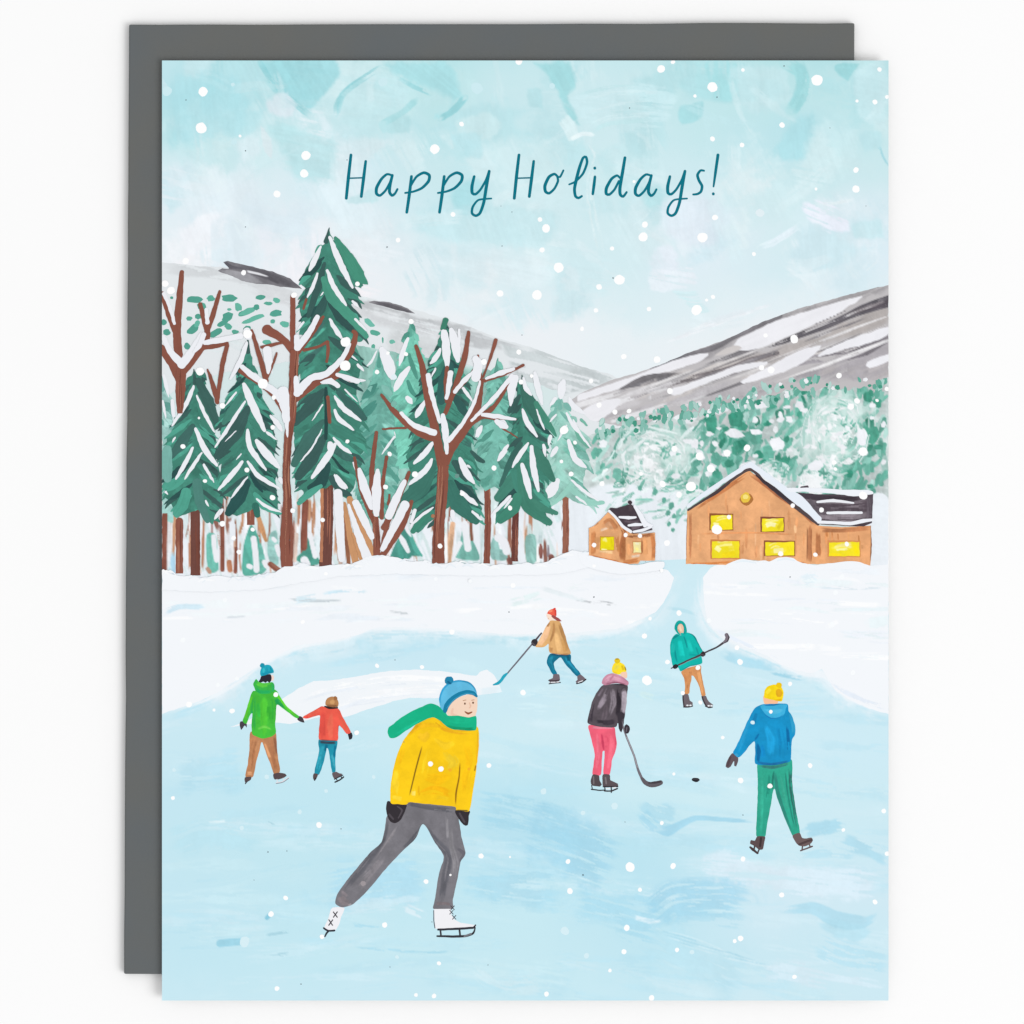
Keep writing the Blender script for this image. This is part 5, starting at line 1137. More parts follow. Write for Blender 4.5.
j = f.part('coat', 'bright yellow coat with orange tinted collar and hem')
YL = (250,203,26)
j.poly(zS((568,284),(620,284),(670,310),(740,330),(808,345),(813,440),(800,560),(784,670),(765,770),(730,772),(695,768),(692,752),(600,742),(520,735),(460,728),(440,740),(400,738),(362,730),(362,640),(375,560),(392,495),(420,425),(456,372),(505,318)), YL, .05)
for q, w, c in [(zS((445,395),(480,355),(530,320),(580,306),(640,345),(720,362),(800,364)),[3,5,5,6,7,6,3],(226,166,30)), (zS((470,380),(540,340),(620,350),(700,376)),[3,6,6,3],(238,186,30)), (zS((500,690),(580,660),(680,690)),[5,12,6],(244,182,20)), (zS((530,600),(600,610),(680,590)),[5,14,5],(246,190,20)), (zS((740,420),(770,500),(750,600),(740,700)),[4,8,8,4],(246,192,22)), (zS((395,560),(385,640),(390,700)),[3,7,4],(252,214,50)),
                (zS((620,470),(680,520),(650,570)),[4,12,4],(252,214,52)), (zS((560,440),(545,520),(530,600)),[3,8,4],(251,210,40)), (zS((480,670),(478,695)),4,(254,226,110)), (zS((430,450),(400,540)),[2,5,2],(246,190,24)), (zS((370,700),(420,712)),[3,4],(253,218,60)), (zS((510,640),(505,700)),[2,3],(246,186,22)), (zS((590,700),(660,720)),[4,5],(252,208,36)), (zS((690,420),(640,440),(580,400)),[3,8,3],(252,208,40)), (zS((500,380),(530,400),(560,370)),[4,8,4],(246,196,40)), (zS((806,370),(808,440),(798,540)),[1,2,1],(232,176,30))]: j.stroke(q, w, c, .06, .12)
j.stroke(zS((523,440),(505,505),(488,570),(458,694)), [.8,1.1,1.1,.8], (96,66,30)); j.stroke(zS((718,506),(712,600),(697,680),(694,756)), [.8,1.2,1.3,1], (120,76,24)); j.stroke(zS((800,535),(790,572)), 1, (150,100,40)); j.stroke(zS((440,725),(500,745),(600,750),(690,762)), [.8,1.2,1.2,1], (84,76,70)); j.stroke(zS((694,770),(765,772)), 1.2, (80,66,50))
s = f.part('scarf', 'green scarf blowing back')
s.poly(zS((346,368),(352,345),(372,330),(420,292),(470,263),(520,240),(565,223),(600,232),(640,262),(655,285),(710,286),(760,294),(798,288),(802,320),(796,360),(740,360),(690,356),(650,342),(610,308),(575,294),(530,310),(490,332),(440,362),(405,388),(380,400),(356,396)), (24,177,132), .05)
s.stroke(zS((640,335),(690,350),(740,356),(795,352)), [2,3,3,2], (22,150,104), .06, .1); s.stroke(zS((380,385),(440,350),(520,305)), [1,3,1], (30,188,144), .05); s.stroke(zS((600,250),(640,290),(700,310),(790,308)), [2,5,5,3], (28,184,138), .05)
h = f.part('hat', 'light blue bobble hat with dark blue band')
h.poly(zS((632,258),(614,235),(610,195),(622,155),(650,122),(690,105),(730,103),(768,115),(795,145),(806,185),(790,170),(750,160),(705,175),(670,210)), (98,188,226), .06)
h.stroke(zS((616,225),(614,190),(632,148),(668,116),(715,106),(760,115),(790,140),(804,180)), 1.6, (42,140,184), .1)
bd = f.part('hat_band', 'dark blue turned up hat band'); bd.stroke(zS((640,262),(648,235),(668,208),(705,180),(750,165),(785,170),(802,186)), [4,5,5,4.6,4.4,4,2.4], (24,126,164), .1); bd.stroke(zS((650,245),(690,198),(745,172),(790,175)), 1, (58,152,188))
pm = f.part('bobble', 'dark blue bobble'); pm.blob(*zS((661,105))[0], 4.4, (34,130,168), 4.4, mottle=.12); pm.stroke(zS((655,112),(668,120)), 2, (22,100,140), .1)
f.done()

zA = V(225,650,7.314)
f = Fig('skater seen from behind in a long green hooded coat, holding hands with the child', zA)
f.body.poly(zA((330,185),(352,182),(358,200),(352,225),(338,225)), (246,216,204), .03)
t = f.part('hair', 'black hair under the teal hat'); t.poly(zA((266,190),(300,182),(332,176),(342,200),(338,225),(325,240),(310,228),(296,240),(280,230),(262,238),(244,232),(258,212)), (46,42,52), .12)
t = f.part('trousers', 'brown trousers'); t.poly(zA((188,600),(275,625),(330,622),(372,608),(380,720),(390,800),(402,890),(360,908),(335,840),(305,765),(268,668),(252,740),(232,800),(205,925),(150,926),(165,840),(178,740)), (190,132,92), .12)
for q, w, c in [(zA((220,640),(200,760),(180,900)),[3,5,3],(170,112,76)), (zA((340,650),(350,760),(375,880)),[2,4,3],(168,112,78)), (zA((250,650),(230,740)),[2,3],(206,148,106)), (zA((290,680),(330,790)),[2,3],(208,150,106)), (zA((360,640),(375,720),(378,760)),[2,2.4,1],(130,84,62)), (zA((160,900),(200,900)),3,(214,158,116))]: t.stroke(q, w, c, .1, .12)
SKD = (88,74,76)
t = f.part('skate'); t.poly(zA((146,932),(190,926),(190,950),(168,962),(152,978),(144,960)), SKD, .14); t.stroke(zA((160,958),(150,978)), 1.2, (70,66,72))
t = f.part('skate', 'dark skate with pale blade, toe to the right'); t.poly(zA((354,908),(400,898),(440,906),(452,920),(420,940),(362,946)), SKD, .14)
t.stroke(zA((372,972),(420,962),(468,932)), 1.1, (222,224,230)); t.stroke(zA((380,946),(385,970)), 1, (222,224,230)); t.stroke(zA((425,938),(432,958)), 1, (222,224,230)); t.stroke(zA((374,976),(425,966),(466,938)), .6, (120,120,130))
t = f.part('glove'); t.poly(zA((112,524),(150,524),(160,545),(158,568),(146,552),(130,570),(118,584),(108,550)), (72,66,74), .12)
t = f.part('glove', 'dark mitten holding the child\'s hand'); t.poly(zA((540,484),(565,492),(582,530),(550,524),(528,508)), (66,60,66), .12)
j = f.part('coat', 'bright green coat with a big hood'); GN = (70,188,62); GD = (36,164,92); GL = (96,200,50)
j.poly(zA((200,305),(240,300),(345,285),(380,300),(400,335),(450,410),(540,484),(526,500),(470,462),(382,400),(374,470),(368,540),(372,605),(335,635),(275,646),(230,634),(198,608),(196,520),(200,460),(180,480),(156,540),(130,520),(146,470),(165,410)), GN, .08)
for q, w, c in [(zA((215,330),(205,440),(215,600)),[3,6,3],(52,176,76)), (zA((350,330),(360,440),(350,590)),[3,6,4],(58,182,66)), (zA((290,340),(285,480),(290,630)),[4,9,4],(80,192,56)), (zA((235,580),(290,560),(340,580)),[2,3,2],(110,204,80)), (zA((365,300),(400,350),(470,430),(530,488)),[3,4,3,2],GL), (zA((195,330),(165,430),(142,515)),[3,4,3],GL), (zA((370,350),(390,385),(440,430)),[3,5,1],GD), (zA((200,445),(190,470)),2,(40,166,90)), (zA((240,380),(250,500)),[2,4,2],(56,184,70)), (zA((320,400),(325,520)),[2,4,2],(60,186,60))]: j.stroke(q, w, c, .08, .15)
j = f.part('hood', 'green hood rolled down round the neck')
j.poly(zA((212,270),(206,245),(228,212),(245,232),(290,242),(345,235),(362,262),(358,300),(330,318),(270,322),(228,306)), (58,178,72), .08)
for q, w, c in [(zA((215,275),(260,305),(340,305)),[2,4,3],GD), (zA((225,240),(280,258),(345,250)),[2,4,2],(92,196,66)), (zA((345,240),(358,275),(350,310)),[2,3,2],(40,166,96))]: j.stroke(q, w, c, .08, .1)
h = f.part('hat', 'teal bobble hat'); h.poly(zA((262,190),(256,155),(272,122),(300,108),(330,112),(350,135),(358,164),(330,172),(290,186)), (34,166,186), .1)
for q, w, c in [(zA((268,180),(310,168),(352,158)),[2,3,2],(22,134,158)), (zA((285,130),(280,170)),[1,2,1],(60,190,204)), (zA((330,125),(340,150)),1.4,(24,140,164)), (zA((305,120),(310,160)),1.2,(28,146,170))]: h.stroke(q, w, c, .1)
pm = f.part('bobble'); pm.blob(*zA((273,112))[0], 2.4, (28,148,172)); f.done()

f = Fig('child seen from behind in a red jacket and blue trousers, hand in hand with the green coat', zA)
f.body.poly(zA((728,408),(780,418),(822,425),(826,440),(800,436),(770,446),(745,436),(722,432)), (48,38,38), .1)
for x in (730,745,760,775,790,805,820): f.body.stroke(zA((x, 420), (x+r5.uniform(-3,5), 440+r5.uniform(0,16))), [2,.6], (48,38,38))
t = f.part('trousers', 'blue trousers'); t.poly(zA((690,652),(818,658),(812,740),(806,800),(808,890),(784,896),(770,810),(756,730),(746,715),(732,780),(712,850),(688,912),(654,902),(672,810),(688,740)), (32,142,166), .14)
for q, w, c in [(zA((715,690),(700,780),(675,890)),[2,4,2],(52,168,190)), (zA((800,690),(795,790)),[3,4],(18,104,134)), (zA((780,760),(798,870)),[2,3],(70,170,190)), (zA((745,690),(735,740)),2,(18,104,134)), (zA((692,672),(750,678),(815,678)),1.8,(60,66,80))]: t.stroke(q, w, c, .14, .15)
t = f.part('skate'); t.poly(zA((650,902),(682,910),(674,930),(662,952),(648,948),(643,925)), (92,76,78), .14); t.stroke(zA((664,935),(655,954)), 1.2, (50,48,54))
t = f.part('skate'); t.poly(zA((784,900),(815,890),(835,902),(860,908),(845,925),(800,945),(788,925)), (104,90,94), .14); t.stroke(zA((804,966),(840,950),(868,928)), 1.4, (40,38,44)); t.stroke(zA((800,946),(862,916)), 1, (50,46,52)); t.stroke(zA((815,942),(822,956)), 1, (50,46,52)); t.stroke(zA((848,922),(854,938)), 1, (50,46,52))
t = f.part('glove'); t.poly(zA((898,606),(926,604),(934,625),(928,650),(910,658),(902,635)), (50,46,54), .12)
j = f.part('jacket', 'coral red jacket'); RD = (236,94,78)
j.poly(zA((575,484),(640,450),(710,412),(760,432),(828,430),(850,468),(880,525),(920,600),(890,612),(860,575),(832,550),(828,610),(822,662),(760,664),(690,654),(688,590),(694,520),(695,478),(650,486),(615,498),(590,502),(568,496)), RD, .08)
for q, w, c in [(zA((720,450),(712,560),(720,650)),[2,5,3],(226,82,72)), (zA((780,460),(770,560),(775,650)),[3,6,3],(242,112,90)), (zA((830,470),(880,560),(905,605)),[2,4,2],(242,104,82)), (zA((600,480),(660,455),(700,430)),[2,3,2],(244,108,90)), (zA((830,545),(832,600)),1,(180,60,56)), (zA((590,500),(604,488)),1.4,(210,60,60)), (zA((700,600),(800,600)),[2,3,2],(228,86,74)), (zA((690,660),(750,664),(820,668)),1.4,(74,66,76))]: j.stroke(q, w, c, .08, .15)
h = f.part('hat', 'brown bobble hat'); h.poly(zA((738,405),(738,372),(755,350),(785,340),(815,352),(829,380),(826,412),(785,418)), (178,128,84), .12); pm = f.part('bobble'); pm.blob(*zA((808,352))[0], 1.9, (160,108,70)); h.blob(*zA((785,380))[0], 2.6, (206,156,104), 2.2); h.stroke(zA((742,402),(780,412),(825,408)), [1,2,1], (146,98,66), .1); f.done()

zB = V(485,600,9.309)
f = Fig('skater in a tan coat and red cap turned backwards, pushing a shovel', zB)
f.body.poly(zB((572,128),(600,128),(640,162),(642,192),(606,198),(588,186),(580,165),(572,150)), (250,226,208), .03); f.body.blob(*zB((590,172))[0], .6, (226,190,170))
t = f.part('trousers', 'dark teal trousers'); t.poly(zB((615,498),(700,510),(796,508),(802,570),(845,630),(892,690),(858,712),(800,655),(750,600),(704,535),(668,560),(640,592),(650,640),(672,688),(634,694),(600,640),(574,580),(588,525)), (22,116,146), .12)
for q, w, c in [(zB((630,520),(605,570),(640,670)),[2,3,2],(40,140,168)), (zB((740,530),(800,610),(870,690)),[2,3,2],(36,138,168)), (zB((770,520),(780,570)),2,(14,88,116)), (zB((610,505),(700,515),(795,512)),1.3,(30,70,96))]: t.stroke(q, w, c, .12, .1)
t = f.part('skate'); t.poly(zB((636,694),(688,692),(698,740),(690,756),(610,764),(592,752),(598,738),(632,726)), (118,104,112), .12); t.stroke(zB((592,748),(640,752),(695,745)), 1, (60,52,58)); t.stroke(zB((596,780),(650,772),(702,768)), 1.1, (64,62,70)); t.stroke(zB((600,768),(690,762)), .9, (236,238,242)); t.stroke(zB((606,758),(608,778)), .8, (80,76,84)); t.stroke(zB((660,756),(662,772)), .8, (80,76,84))
t = f.part('skate'); t.poly(zB((858,712),(890,692),(912,710),(936,736),(900,762),(856,778),(844,760),(862,742)), (116,102,110), .12); t.stroke(zB((852,778),(900,768),(940,738)), 1.3, (58,52,58)); t.stroke(zB((866,768),(910,752)), .8, (236,238,242))
j = f.part('coat', 'tan coat'); TC = (218,170,112)
j.poly(zB((606,196),(640,192),(692,196),(718,250),(740,310),(762,385),(780,440),(798,500),(745,512),(680,506),(602,490),(592,440),(588,405),(560,432),(520,442),(472,436),(480,408),(510,360),(540,300),(570,245)), TC, .1)
for q, w, c in [(zB((690,210),(730,320),(780,460)),[2,4,3],(190,140,86)), (zB((640,210),(640,300),(600,400)),[1,2.4,1.4],(186,134,84)), (zB((660,300),(680,400),(690,490)),[3,6,4],(228,182,124)), (zB((600,230),(560,330),(500,425)),[2,5,4],(232,186,146)), (zB((615,440),(610,485)),3,(206,152,96)), (zB((720,350),(750,490)),[2,3],(206,156,94)), (zB((598,208),(580,250)),2,(184,132,86)), (zB((610,495),(700,508),(790,500)),1,(170,120,76))]: j.stroke(q, w, c, .1, .12)
h = f.part('cap', 'red cap with its peak at the back'); h.poly(zB((576,124),(588,102),(615,86),(645,80),(662,92),(664,130),(660,160),(640,168),(612,138)), (236,98,78), .1); h.stroke(zB((640,85),(652,80)), 1.8, (222,70,62)); h.stroke(zB((628,150),(652,166),(680,182),(708,196)), [2.4,3,3,.8], (158,82,80), .1); h.stroke(zB((600,105),(620,100)), 2.4, (248,142,110)); h.stroke(zB((655,95),(658,140)), 1.8, (216,74,64))
t = f.part('glove', 'black mitten gripping the shovel', later=True); f.done()
st = Art('snow_shovel', card, 'thin grey pole with a teal blade, pushed along the ice')
st.stroke(zB((525,308),(480,360),(340,528),(206,686)), [1.6,1.5,1.6,1.3], (112,108,118), .1); st.stroke(zB((525,308),(480,365)), 1.6, (84,78,88)); st.done()
bl2 = Art('blade', st); bl2.stroke(zB((204,684),(180,705),(150,748),(118,776),(76,790)), [1.8,3,3,3,1.2], (40,166,190), .1); bl2.done()
t.blob(*zB((461,396))[0], 3.3, BK, 3.4); t.stroke(zB((440,400),(470,425)), 1.4, (90,84,92)); t.done()

zP = V(575,640,6.4)
f = Fig('hockey player in a black jacket, pink trousers and yellow hat, seen from the side', zP)
f.body.poly(zP((285,212),(326,198),(334,222),(330,245),(306,240)), (246,206,182), .04)
f.body.stroke(zP((290,212),(300,202),(325,198)), .8, (176,130,60))
t = f.part('trousers', 'hot pink trousers'); PK = (238,98,122)
t.poly(zP((88,545),(170,556),(250,558),(260,610),(268,665),(256,720),(238,765),(222,858),(182,858),(186,780),(190,705),(178,712),(172,780),(164,862),(112,860),(120,790),(126,730),(112,660),(98,610)), PK, .08)
for q, w, c in [(zP((170,600),(178,660),(185,710)),[1,2,1],(196,62,92)), (zP((140,590),(150,700),(138,850)),[2,4,2],(244,118,140)), (zP((230,590),(235,690),(205,840)),[2,5,2],(244,112,134)), (zP((200,600),(210,700)),[2,4],(226,82,110)), (zP((90,562),(160,560),(250,562)),[1,2.2,1.2],(236,150,170)), (zP((185,720),(180,800)),1,(236,236,240)), (zP((258,600),(262,680)),1,(204,70,98))]: t.stroke(q, w, c, .08, .1)
t = f.part('skate'); t.poly(zP((114,862),(152,866),(158,900),(172,925),(160,938),(108,930),(100,905)), (86,76,80), .14); t.stroke(zP((118,875),(120,920)), 1.4, (120,112,116)); t.stroke(zP((106,930),(112,955)), 1, (50,46,52)); t.stroke(zP((104,955),(150,962),(190,960)), 1.2, (50,46,52))
t = f.part('skate'); t.poly(zP((178,862),(222,862),(226,896),(250,908),(274,920),(272,942),(220,936),(180,938),(176,900)), (92,82,86), .14); t.stroke(zP((195,880),(200,920)), 1.6, (124,116,120)); t.stroke(zP((180,938),(275,938)), 1.2, (54,48,54)); t.stroke(zP((188,966),(235,966),(272,950)), 1.4, (54,48,54)); t.stroke(zP((190,940),(194,964)), 1.1, (54,48,54)); t.stroke(zP((232,940),(232,976)), 1.2, (54,48,54)); t.stroke(zP((200,950),(222,951)), 1.2, (238,240,244)); t.stroke(zP((245,946),(262,944)), 1.2, (238,240,244))
j = f.part('jacket', 'black jacket with grey brush marks'); CT = (88,80,87)
j.poly(zP((176,292),(240,282),(332,286),(334,340),(328,420),(316,500),(310,545),(296,590),(284,560),(274,525),(262,556),(200,560),(130,550),(84,536),(80,515),(92,460),(112,390),(140,335)), CT, .14)
for q, w, c in [(zP((215,300),(185,380),(150,440)),[3,6,4],(140,130,140)), (zP((235,310),(245,400),(220,480)),[3,7,4],(152,142,152)), (zP((312,320),(318,400),(306,470)),[4,6,3],(164,154,164)), (zP((275,310),(280,400),(270,490)),[3,5,4],(52,46,54)), (zP((200,400),(190,480),(170,540)),[3,6,4],(98,88,96)), (zP((120,400),(100,480),(100,530)),[2,4,3],(56,50,58)), (zP((130,520),(200,530),(255,520)),[4,6,5],(54,48,56)), (zP((180,310),(150,360)),2,(110,100,110)), (zP((290,480),(300,560)),[3,4],(62,56,64)), (zP((295,325),(330,300)),2,(50,44,52)), (zP((240,280),(330,288)),1.4,(48,42,50)), (zP((330,340),(328,440)),1.6,(196,188,196)), (zP((80,535),(85,515)),1.2,(50,44,52))]: j.stroke(q, w, c, .14, .15)
s = f.part('scarf', 'mauve scarf'); s.poly(zP((172,275),(178,250),(200,225),(236,212),(275,222),(310,240),(342,268),(338,290),(310,284),(270,278),(225,282),(190,290)), (202,142,164), .1)
for q, w, c in [(zP((185,270),(230,240),(300,258)),[2,5,2],(216,162,182)), (zP((190,285),(250,272),(335,286)),[1,2,1],(158,98,120)), (zP((290,235),(340,272)),[1,2],(160,98,122)), (zP((250,225),(220,262)),[1,2,1],(180,118,140))]: s.stroke(q, w, c, .1, .1)
h = f.part('hat', 'yellow bobble hat'); h.poly(zP((240,205),(237,175),(252,148),(285,142),(312,155),(326,182),(328,202),(300,206),(285,222),(255,214)), (247,218,44), .08)
for q, w, c in [(zP((245,200),(265,175),(290,160)),[2,4,2],(252,232,84)), (zP((320,170),(326,195)),1.2,(150,120,40)), (zP((300,160),(310,195)),2,(232,196,30)), (zP((240,205),(270,216)),1.4,(226,190,30))]: h.stroke(q, w, c, .06)
pm = f.part('bobble'); pm.blob(*zP((270,132))[0], 2.9, (232,200,34), 2.8); pm.stroke(zP((262,122),(278,120)), 1, (170,138,40))
g1, g2 = f.part('glove', later=True), f.part('glove', later=True); f.done()
st = Art('hockey_stick', card, 'grey hockey stick with its blade down on the ice near the puck')
st.stroke(zP((298,520),(322,600),(350,670),(380,745),(400,820),(430,890)), [1.6,1.8,2,2,2.2,3], (118,112,120), .12); st.stroke(zP((330,620),(375,730),(398,815)), .6, (176,172,178))
st.stroke(zP((428,885),(450,912),(480,925),(520,922),(550,912)), [3,4.4,5.2,5.6,4.6], (98,92,98), .14); st.stroke(zP((470,915),(510,912),(548,905)), [1,2.4,2], (70,64,70), .1); st.done()
g1.poly(zP((272,470),(300,462),(318,480),(314,505),(300,505),(305,560),(294,590),(280,565),(276,520)), (60,54,62), .12); g1.done()
g2.poly(zP((318,548),(330,538),(346,550),(350,575),(340,598),(325,600),(318,580)), (58,52,60), .12); g2.stroke(zP((332,560),(328,585)), 1, (110,104,112)); g2.done()
pk = Art('puck', card, 'small black hockey puck lying on the ice'); pk.blob(*zP((773,895))[0], 4.1, (42,40,46), 2.1, .05); pk.stroke(zP((755,890),(790,892)), .7, (70,66,72)); pk.done()

zT = V(655,605,9.309)
f = Fig('hockey player in a teal hooded coat and tan trousers, facing forward', zT)
f.body.poly(zT((207,215),(215,185),(238,172),(258,180),(268,215),(268,250),(252,276),(235,270),(215,248)), (236,198,170), .05); f.body.stroke(zT((232,195),(240,235)), [1,2.2], (248,218,190)); f.body.stroke(zT((215,230),(235,265)), 1.2, (220,170,140))
t = f.part('trousers', 'tan brown trousers'); t.poly(zT((245,622),(330,578),(425,562),(430,620),(442,690),(458,770),(472,838),(434,848),(415,770),(385,700),(345,652),(338,700),(325,760),(318,822),(275,830),(280,760),(270,680)), (208,144,92), .1)
for q, w, c in [(zT((330,600),(325,680),(300,800)),[2,3,2],(178,114,72)), (zT((400,600),(425,720),(450,830)),[2,3,2],(222,160,106)), (zT((270,640),(290,720)),[2,3],(190,126,80)), (zT((300,590),(330,585)),2,(190,124,80))]: t.stroke(q, w, c, .1, .1)
for pts, wh in [([(262,836),(306,828),(318,860),(326,890),(350,905),(350,940),(310,950),(272,948),(262,892)], [(302,934),(330,934)]), ([(438,852),(474,846),(486,875),(500,898),(542,930),(534,950),(500,955),(476,940),(452,895)], [(500,938),(526,938)])]:
    t = f.part('skate'); t.poly(zT(*pts), (112,102,108), .12); t.stroke(zT(pts[0], pts[8 if len(pts) > 8 else 0], pts[7]), 1.4, (66,58,64), .1); t.stroke(zT((pts[7][0]-6, pts[7][1]+2), pts[6], pts[5]), 1.2, (58,52,58)); 
    for x, y in wh: t.blob(*zT((x, y))[0], 1.2, (236,240,244), .8)
j = f.part('coat', 'teal hooded coat'); TL = (18,182,172); TDk = (12,134,136)
j.poly(zT((200,268),(255,285),(300,256),(350,272),(378,300),(400,345),(425,395),(450,440),(432,470),(436,500),(440,540),(400,556),(330,570),(285,595),(240,618),(225,595),(210,575),(165,562),(150,490),(142,430),(142,365),(160,305)), TL, .08)
for q, w, c in [(zT((266,285),(285,340),(302,405)),1.1,TDk), (zT((186,420),(192,480),(206,530)),[.8,1.6,1],TDk), (zT((238,612),(290,590),(340,568),(430,552)),[1,1.6,1.6,1],TDk), (zT((160,320),(190,295),(225,280)),[1,1.8,1],TDk), (zT((300,258),(350,275),(400,350),(445,435)),[1.4,1.2,1,1],TDk), (zT((380,390),(410,470)),[.8,1.4],(14,146,146)), (zT((310,320),(340,440)),[3,5],(30,194,184)), (zT((230,330),(250,480)),[3,5],(26,190,180)), (zT((170,350),(165,450)),[2,3],(36,196,186)), (zT((310,460),(420,470)),1.2,(14,150,150))]: j.stroke(q, w, c, .08, .08)
f.body.poly(zT((235,262),(270,262),(272,292),(245,290)), TL, .05)
j = f.part('hood', 'teal hood framing the face')
j.poly(zT((182,225),(186,185),(205,155),(230,142),(262,152),(285,185),(294,225),(296,258),(268,275),(268,240),(266,205),(252,180),(232,174),(215,188),(208,220),(216,250),(240,278),(212,268)), (18,170,160), .08)
j.stroke(zT((205,235),(205,195),(232,170),(258,182),(272,225),(268,268)), 1, TDk); j.stroke(zT((290,200),(298,255)), .8, TDk)
g1, g2 = f.part('glove', later=True), f.part('glove', later=True); f.done()
st = Art('hockey_stick', card, 'dark hockey stick held across the teal coat, blade raised')
st.stroke(zT((150,590),(215,560),(300,518),(390,480),(470,442),(570,395),(640,350)), [1,1.4,1.6,1.6,1.6,1.6,2.2], (74,66,72), .1); st.stroke(zT((640,350),(665,330),(676,300),(664,275)), [2.2,3.6,4.2,3.6], (122,112,122), .14); st.stroke(zT((640,355),(675,338),(688,300),(675,266)), [.6,1.2,1.2,.6], (70,62,70)); st.stroke(zT((230,562),(330,515),(420,480)), .6, (130,150,150)); st.done()
g1.blob(*zT((192,573))[0], 2.9, (44,40,46), 2.2, -.3); g1.done(); g2.blob(*zT((446,457))[0], 2.5, (54,46,52), 2.6); g2.stroke(zT((425,455),(460,470)), 1, (90,74,80)); g2.done()

zM = V(710,670,5.389)
f = Fig('skater seen from behind in a blue hooded jacket, green trousers and yellow hat', zM)
f.body.poly(zM((290,138),(330,148),(368,160),(362,182),(330,186),(296,186),(288,165)), (250,192,152), .05)
t = f.part('trousers', 'green trousers'); t.poly(zM((260,498),(350,504),(438,482),(442,600),(452,680),(464,760),(484,880),(448,894),(420,840),(392,770),(362,690),(348,640),(338,660),(326,740),(310,820),(296,896),(250,896),(252,800),(256,700),(258,600)), (50,168,142), .1)
GT = (36,122,108)
for q, w, c in [(zM((262,515),(340,525),(434,500)),[2,3.4,2.4],(56,116,112)), (zM((430,520),(440,640),(464,800),(475,870)),[2,4,3,1.4],(52,110,104)), (zM((405,530),(415,640),(440,780),(462,870)),[1,1.4,1.4,1],GT), (zM((350,560),(365,660),(400,770),(440,870)),[2,3.4,3,1.4],(44,120,108)), (zM((345,540),(335,620),(340,655)),[1,2.4,1],GT), (zM((280,560),(275,700),(268,880)),[3,5,3],(60,182,154)), (zM((380,560),(395,660),(420,760)),[2,3,2],(62,176,150)), (zM((320,560),(310,700)),[2,3],(40,152,130))]: t.stroke(q, w, c, .1, .12)
SB = (92,76,78)
t = f.part('skate'); t.poly(zM((255,896),(296,898),(292,935),(284,966),(264,968),(244,952),(232,945),(216,935),(222,915),(242,920)), SB, .14); t.stroke(zM((216,955),(232,968),(258,988)), [2,2.6,1.8], (74,60,62), .1); t.stroke(zM((240,950),(236,970)), 1.6, (74,60,62)); t.stroke(zM((265,965),(258,985)), 1.4, (74,60,62)); t.stroke(zM((275,905),(270,950)), 2, (64,52,54))
t = f.part('skate'); t.poly(zM((446,890),(484,878),(496,905),(520,908),(545,902),(554,918),(540,938),(510,950),(480,946),(456,920)), (110,92,92), .14); t.stroke(zM((480,940),(520,925),(548,915)), 2.2, (82,66,68), .1); t.stroke(zM((488,974),(520,962),(552,950)), 1.5, (104,86,88)); t.stroke(zM((498,950),(496,972)), 1.4, (100,82,84)); t.stroke(zM((536,940),(540,955)), 1.4, (100,82,84))
t = f.part('glove', 'brown grey mitten on the outstretched arm'); t.poly(zM((120,448),(150,465),(152,490),(140,520),(130,516),(128,490),(112,520),(96,530),(84,522),(92,490)), (98,84,90), .12); t.stroke(zM((110,470),(95,515)), 2, (84,70,76), .1)
j = f.part('jacket', 'blue hooded jacket'); BL = (24,146,200); BD = (14,104,162); BLt = (62,174,218)
j.poly(zM((240,208),(270,190),(300,184),(412,182),(425,220),(445,255),(460,310),(458,350),(442,376),(438,430),(434,488),(400,502),(330,514),(245,505),(244,450),(240,385),(215,405),(190,438),(155,470),(124,446),(145,405),(170,350),(205,270)), BL, .08)
for q, w, c in [(zM((255,390),(262,440),(258,500)),[2,5,3],BD), (zM((415,300),(424,400),(428,480)),[2,4,3],BD), (zM((240,380),(265,340)),[1,2.4,1],BD), (zM((300,300),(330,380),(320,460)),[5,11,5],(32,154,208)), (zM((250,495),(330,510),(430,492)),[2,3,2],(28,100,152)), (zM((220,250),(180,350),(145,440)),[4,6,5],(38,150,200)), (zM((430,230),(450,300),(448,350)),[3,5,3],(52,164,210)), (zM((370,300),(390,400),(385,480)),[4,7,4],(20,138,194)), (zM((280,400),(290,470)),[3,5],(18,130,190)), (zM((250,230),(235,290)),[3,4],(22,132,186)), (zM((135,450),(152,466)),2,(70,170,214))]: j.stroke(q, w, c, .08, .12)
j = f.part('hood', 'lighter blue hood hanging down the back')
j.poly(zM((272,196),(310,186),(412,184),(408,210),(396,245),(365,260),(330,264),(300,245)), BLt, .08)
j.stroke(zM((274,215),(295,245),(330,266),(370,262),(398,244)), [1.2,2,2.4,2,1.4], BD, .1); j.stroke(zM((290,190),(340,186),(385,176),(412,184)), [1.4,2.6,3,1.4], (16,96,148), .1); j.stroke(zM((300,215),(350,225),(390,215)), [2,4,2], (84,186,224), .06)
h = f.part('hat', 'yellow bobble hat with an orange patch'); h.poly(zM((292,148),(294,112),(312,88),(345,78),(380,86),(396,115),(394,150),(384,170),(350,164),(316,156)), (248,216,28), .08); pm = f.part('bobble'); pm.blob(*zM((372,82))[0], 2.7, (240,200,24)); h.blob(*zM((372,125))[0], 3.2, (220,166,34), 4, soft=0); h.stroke(zM((300,130),(330,100)), [2,4,2], (252,228,60), .05); h.stroke(zM((350,165),(385,160)), 2, (226,176,24), .06)
f.done()

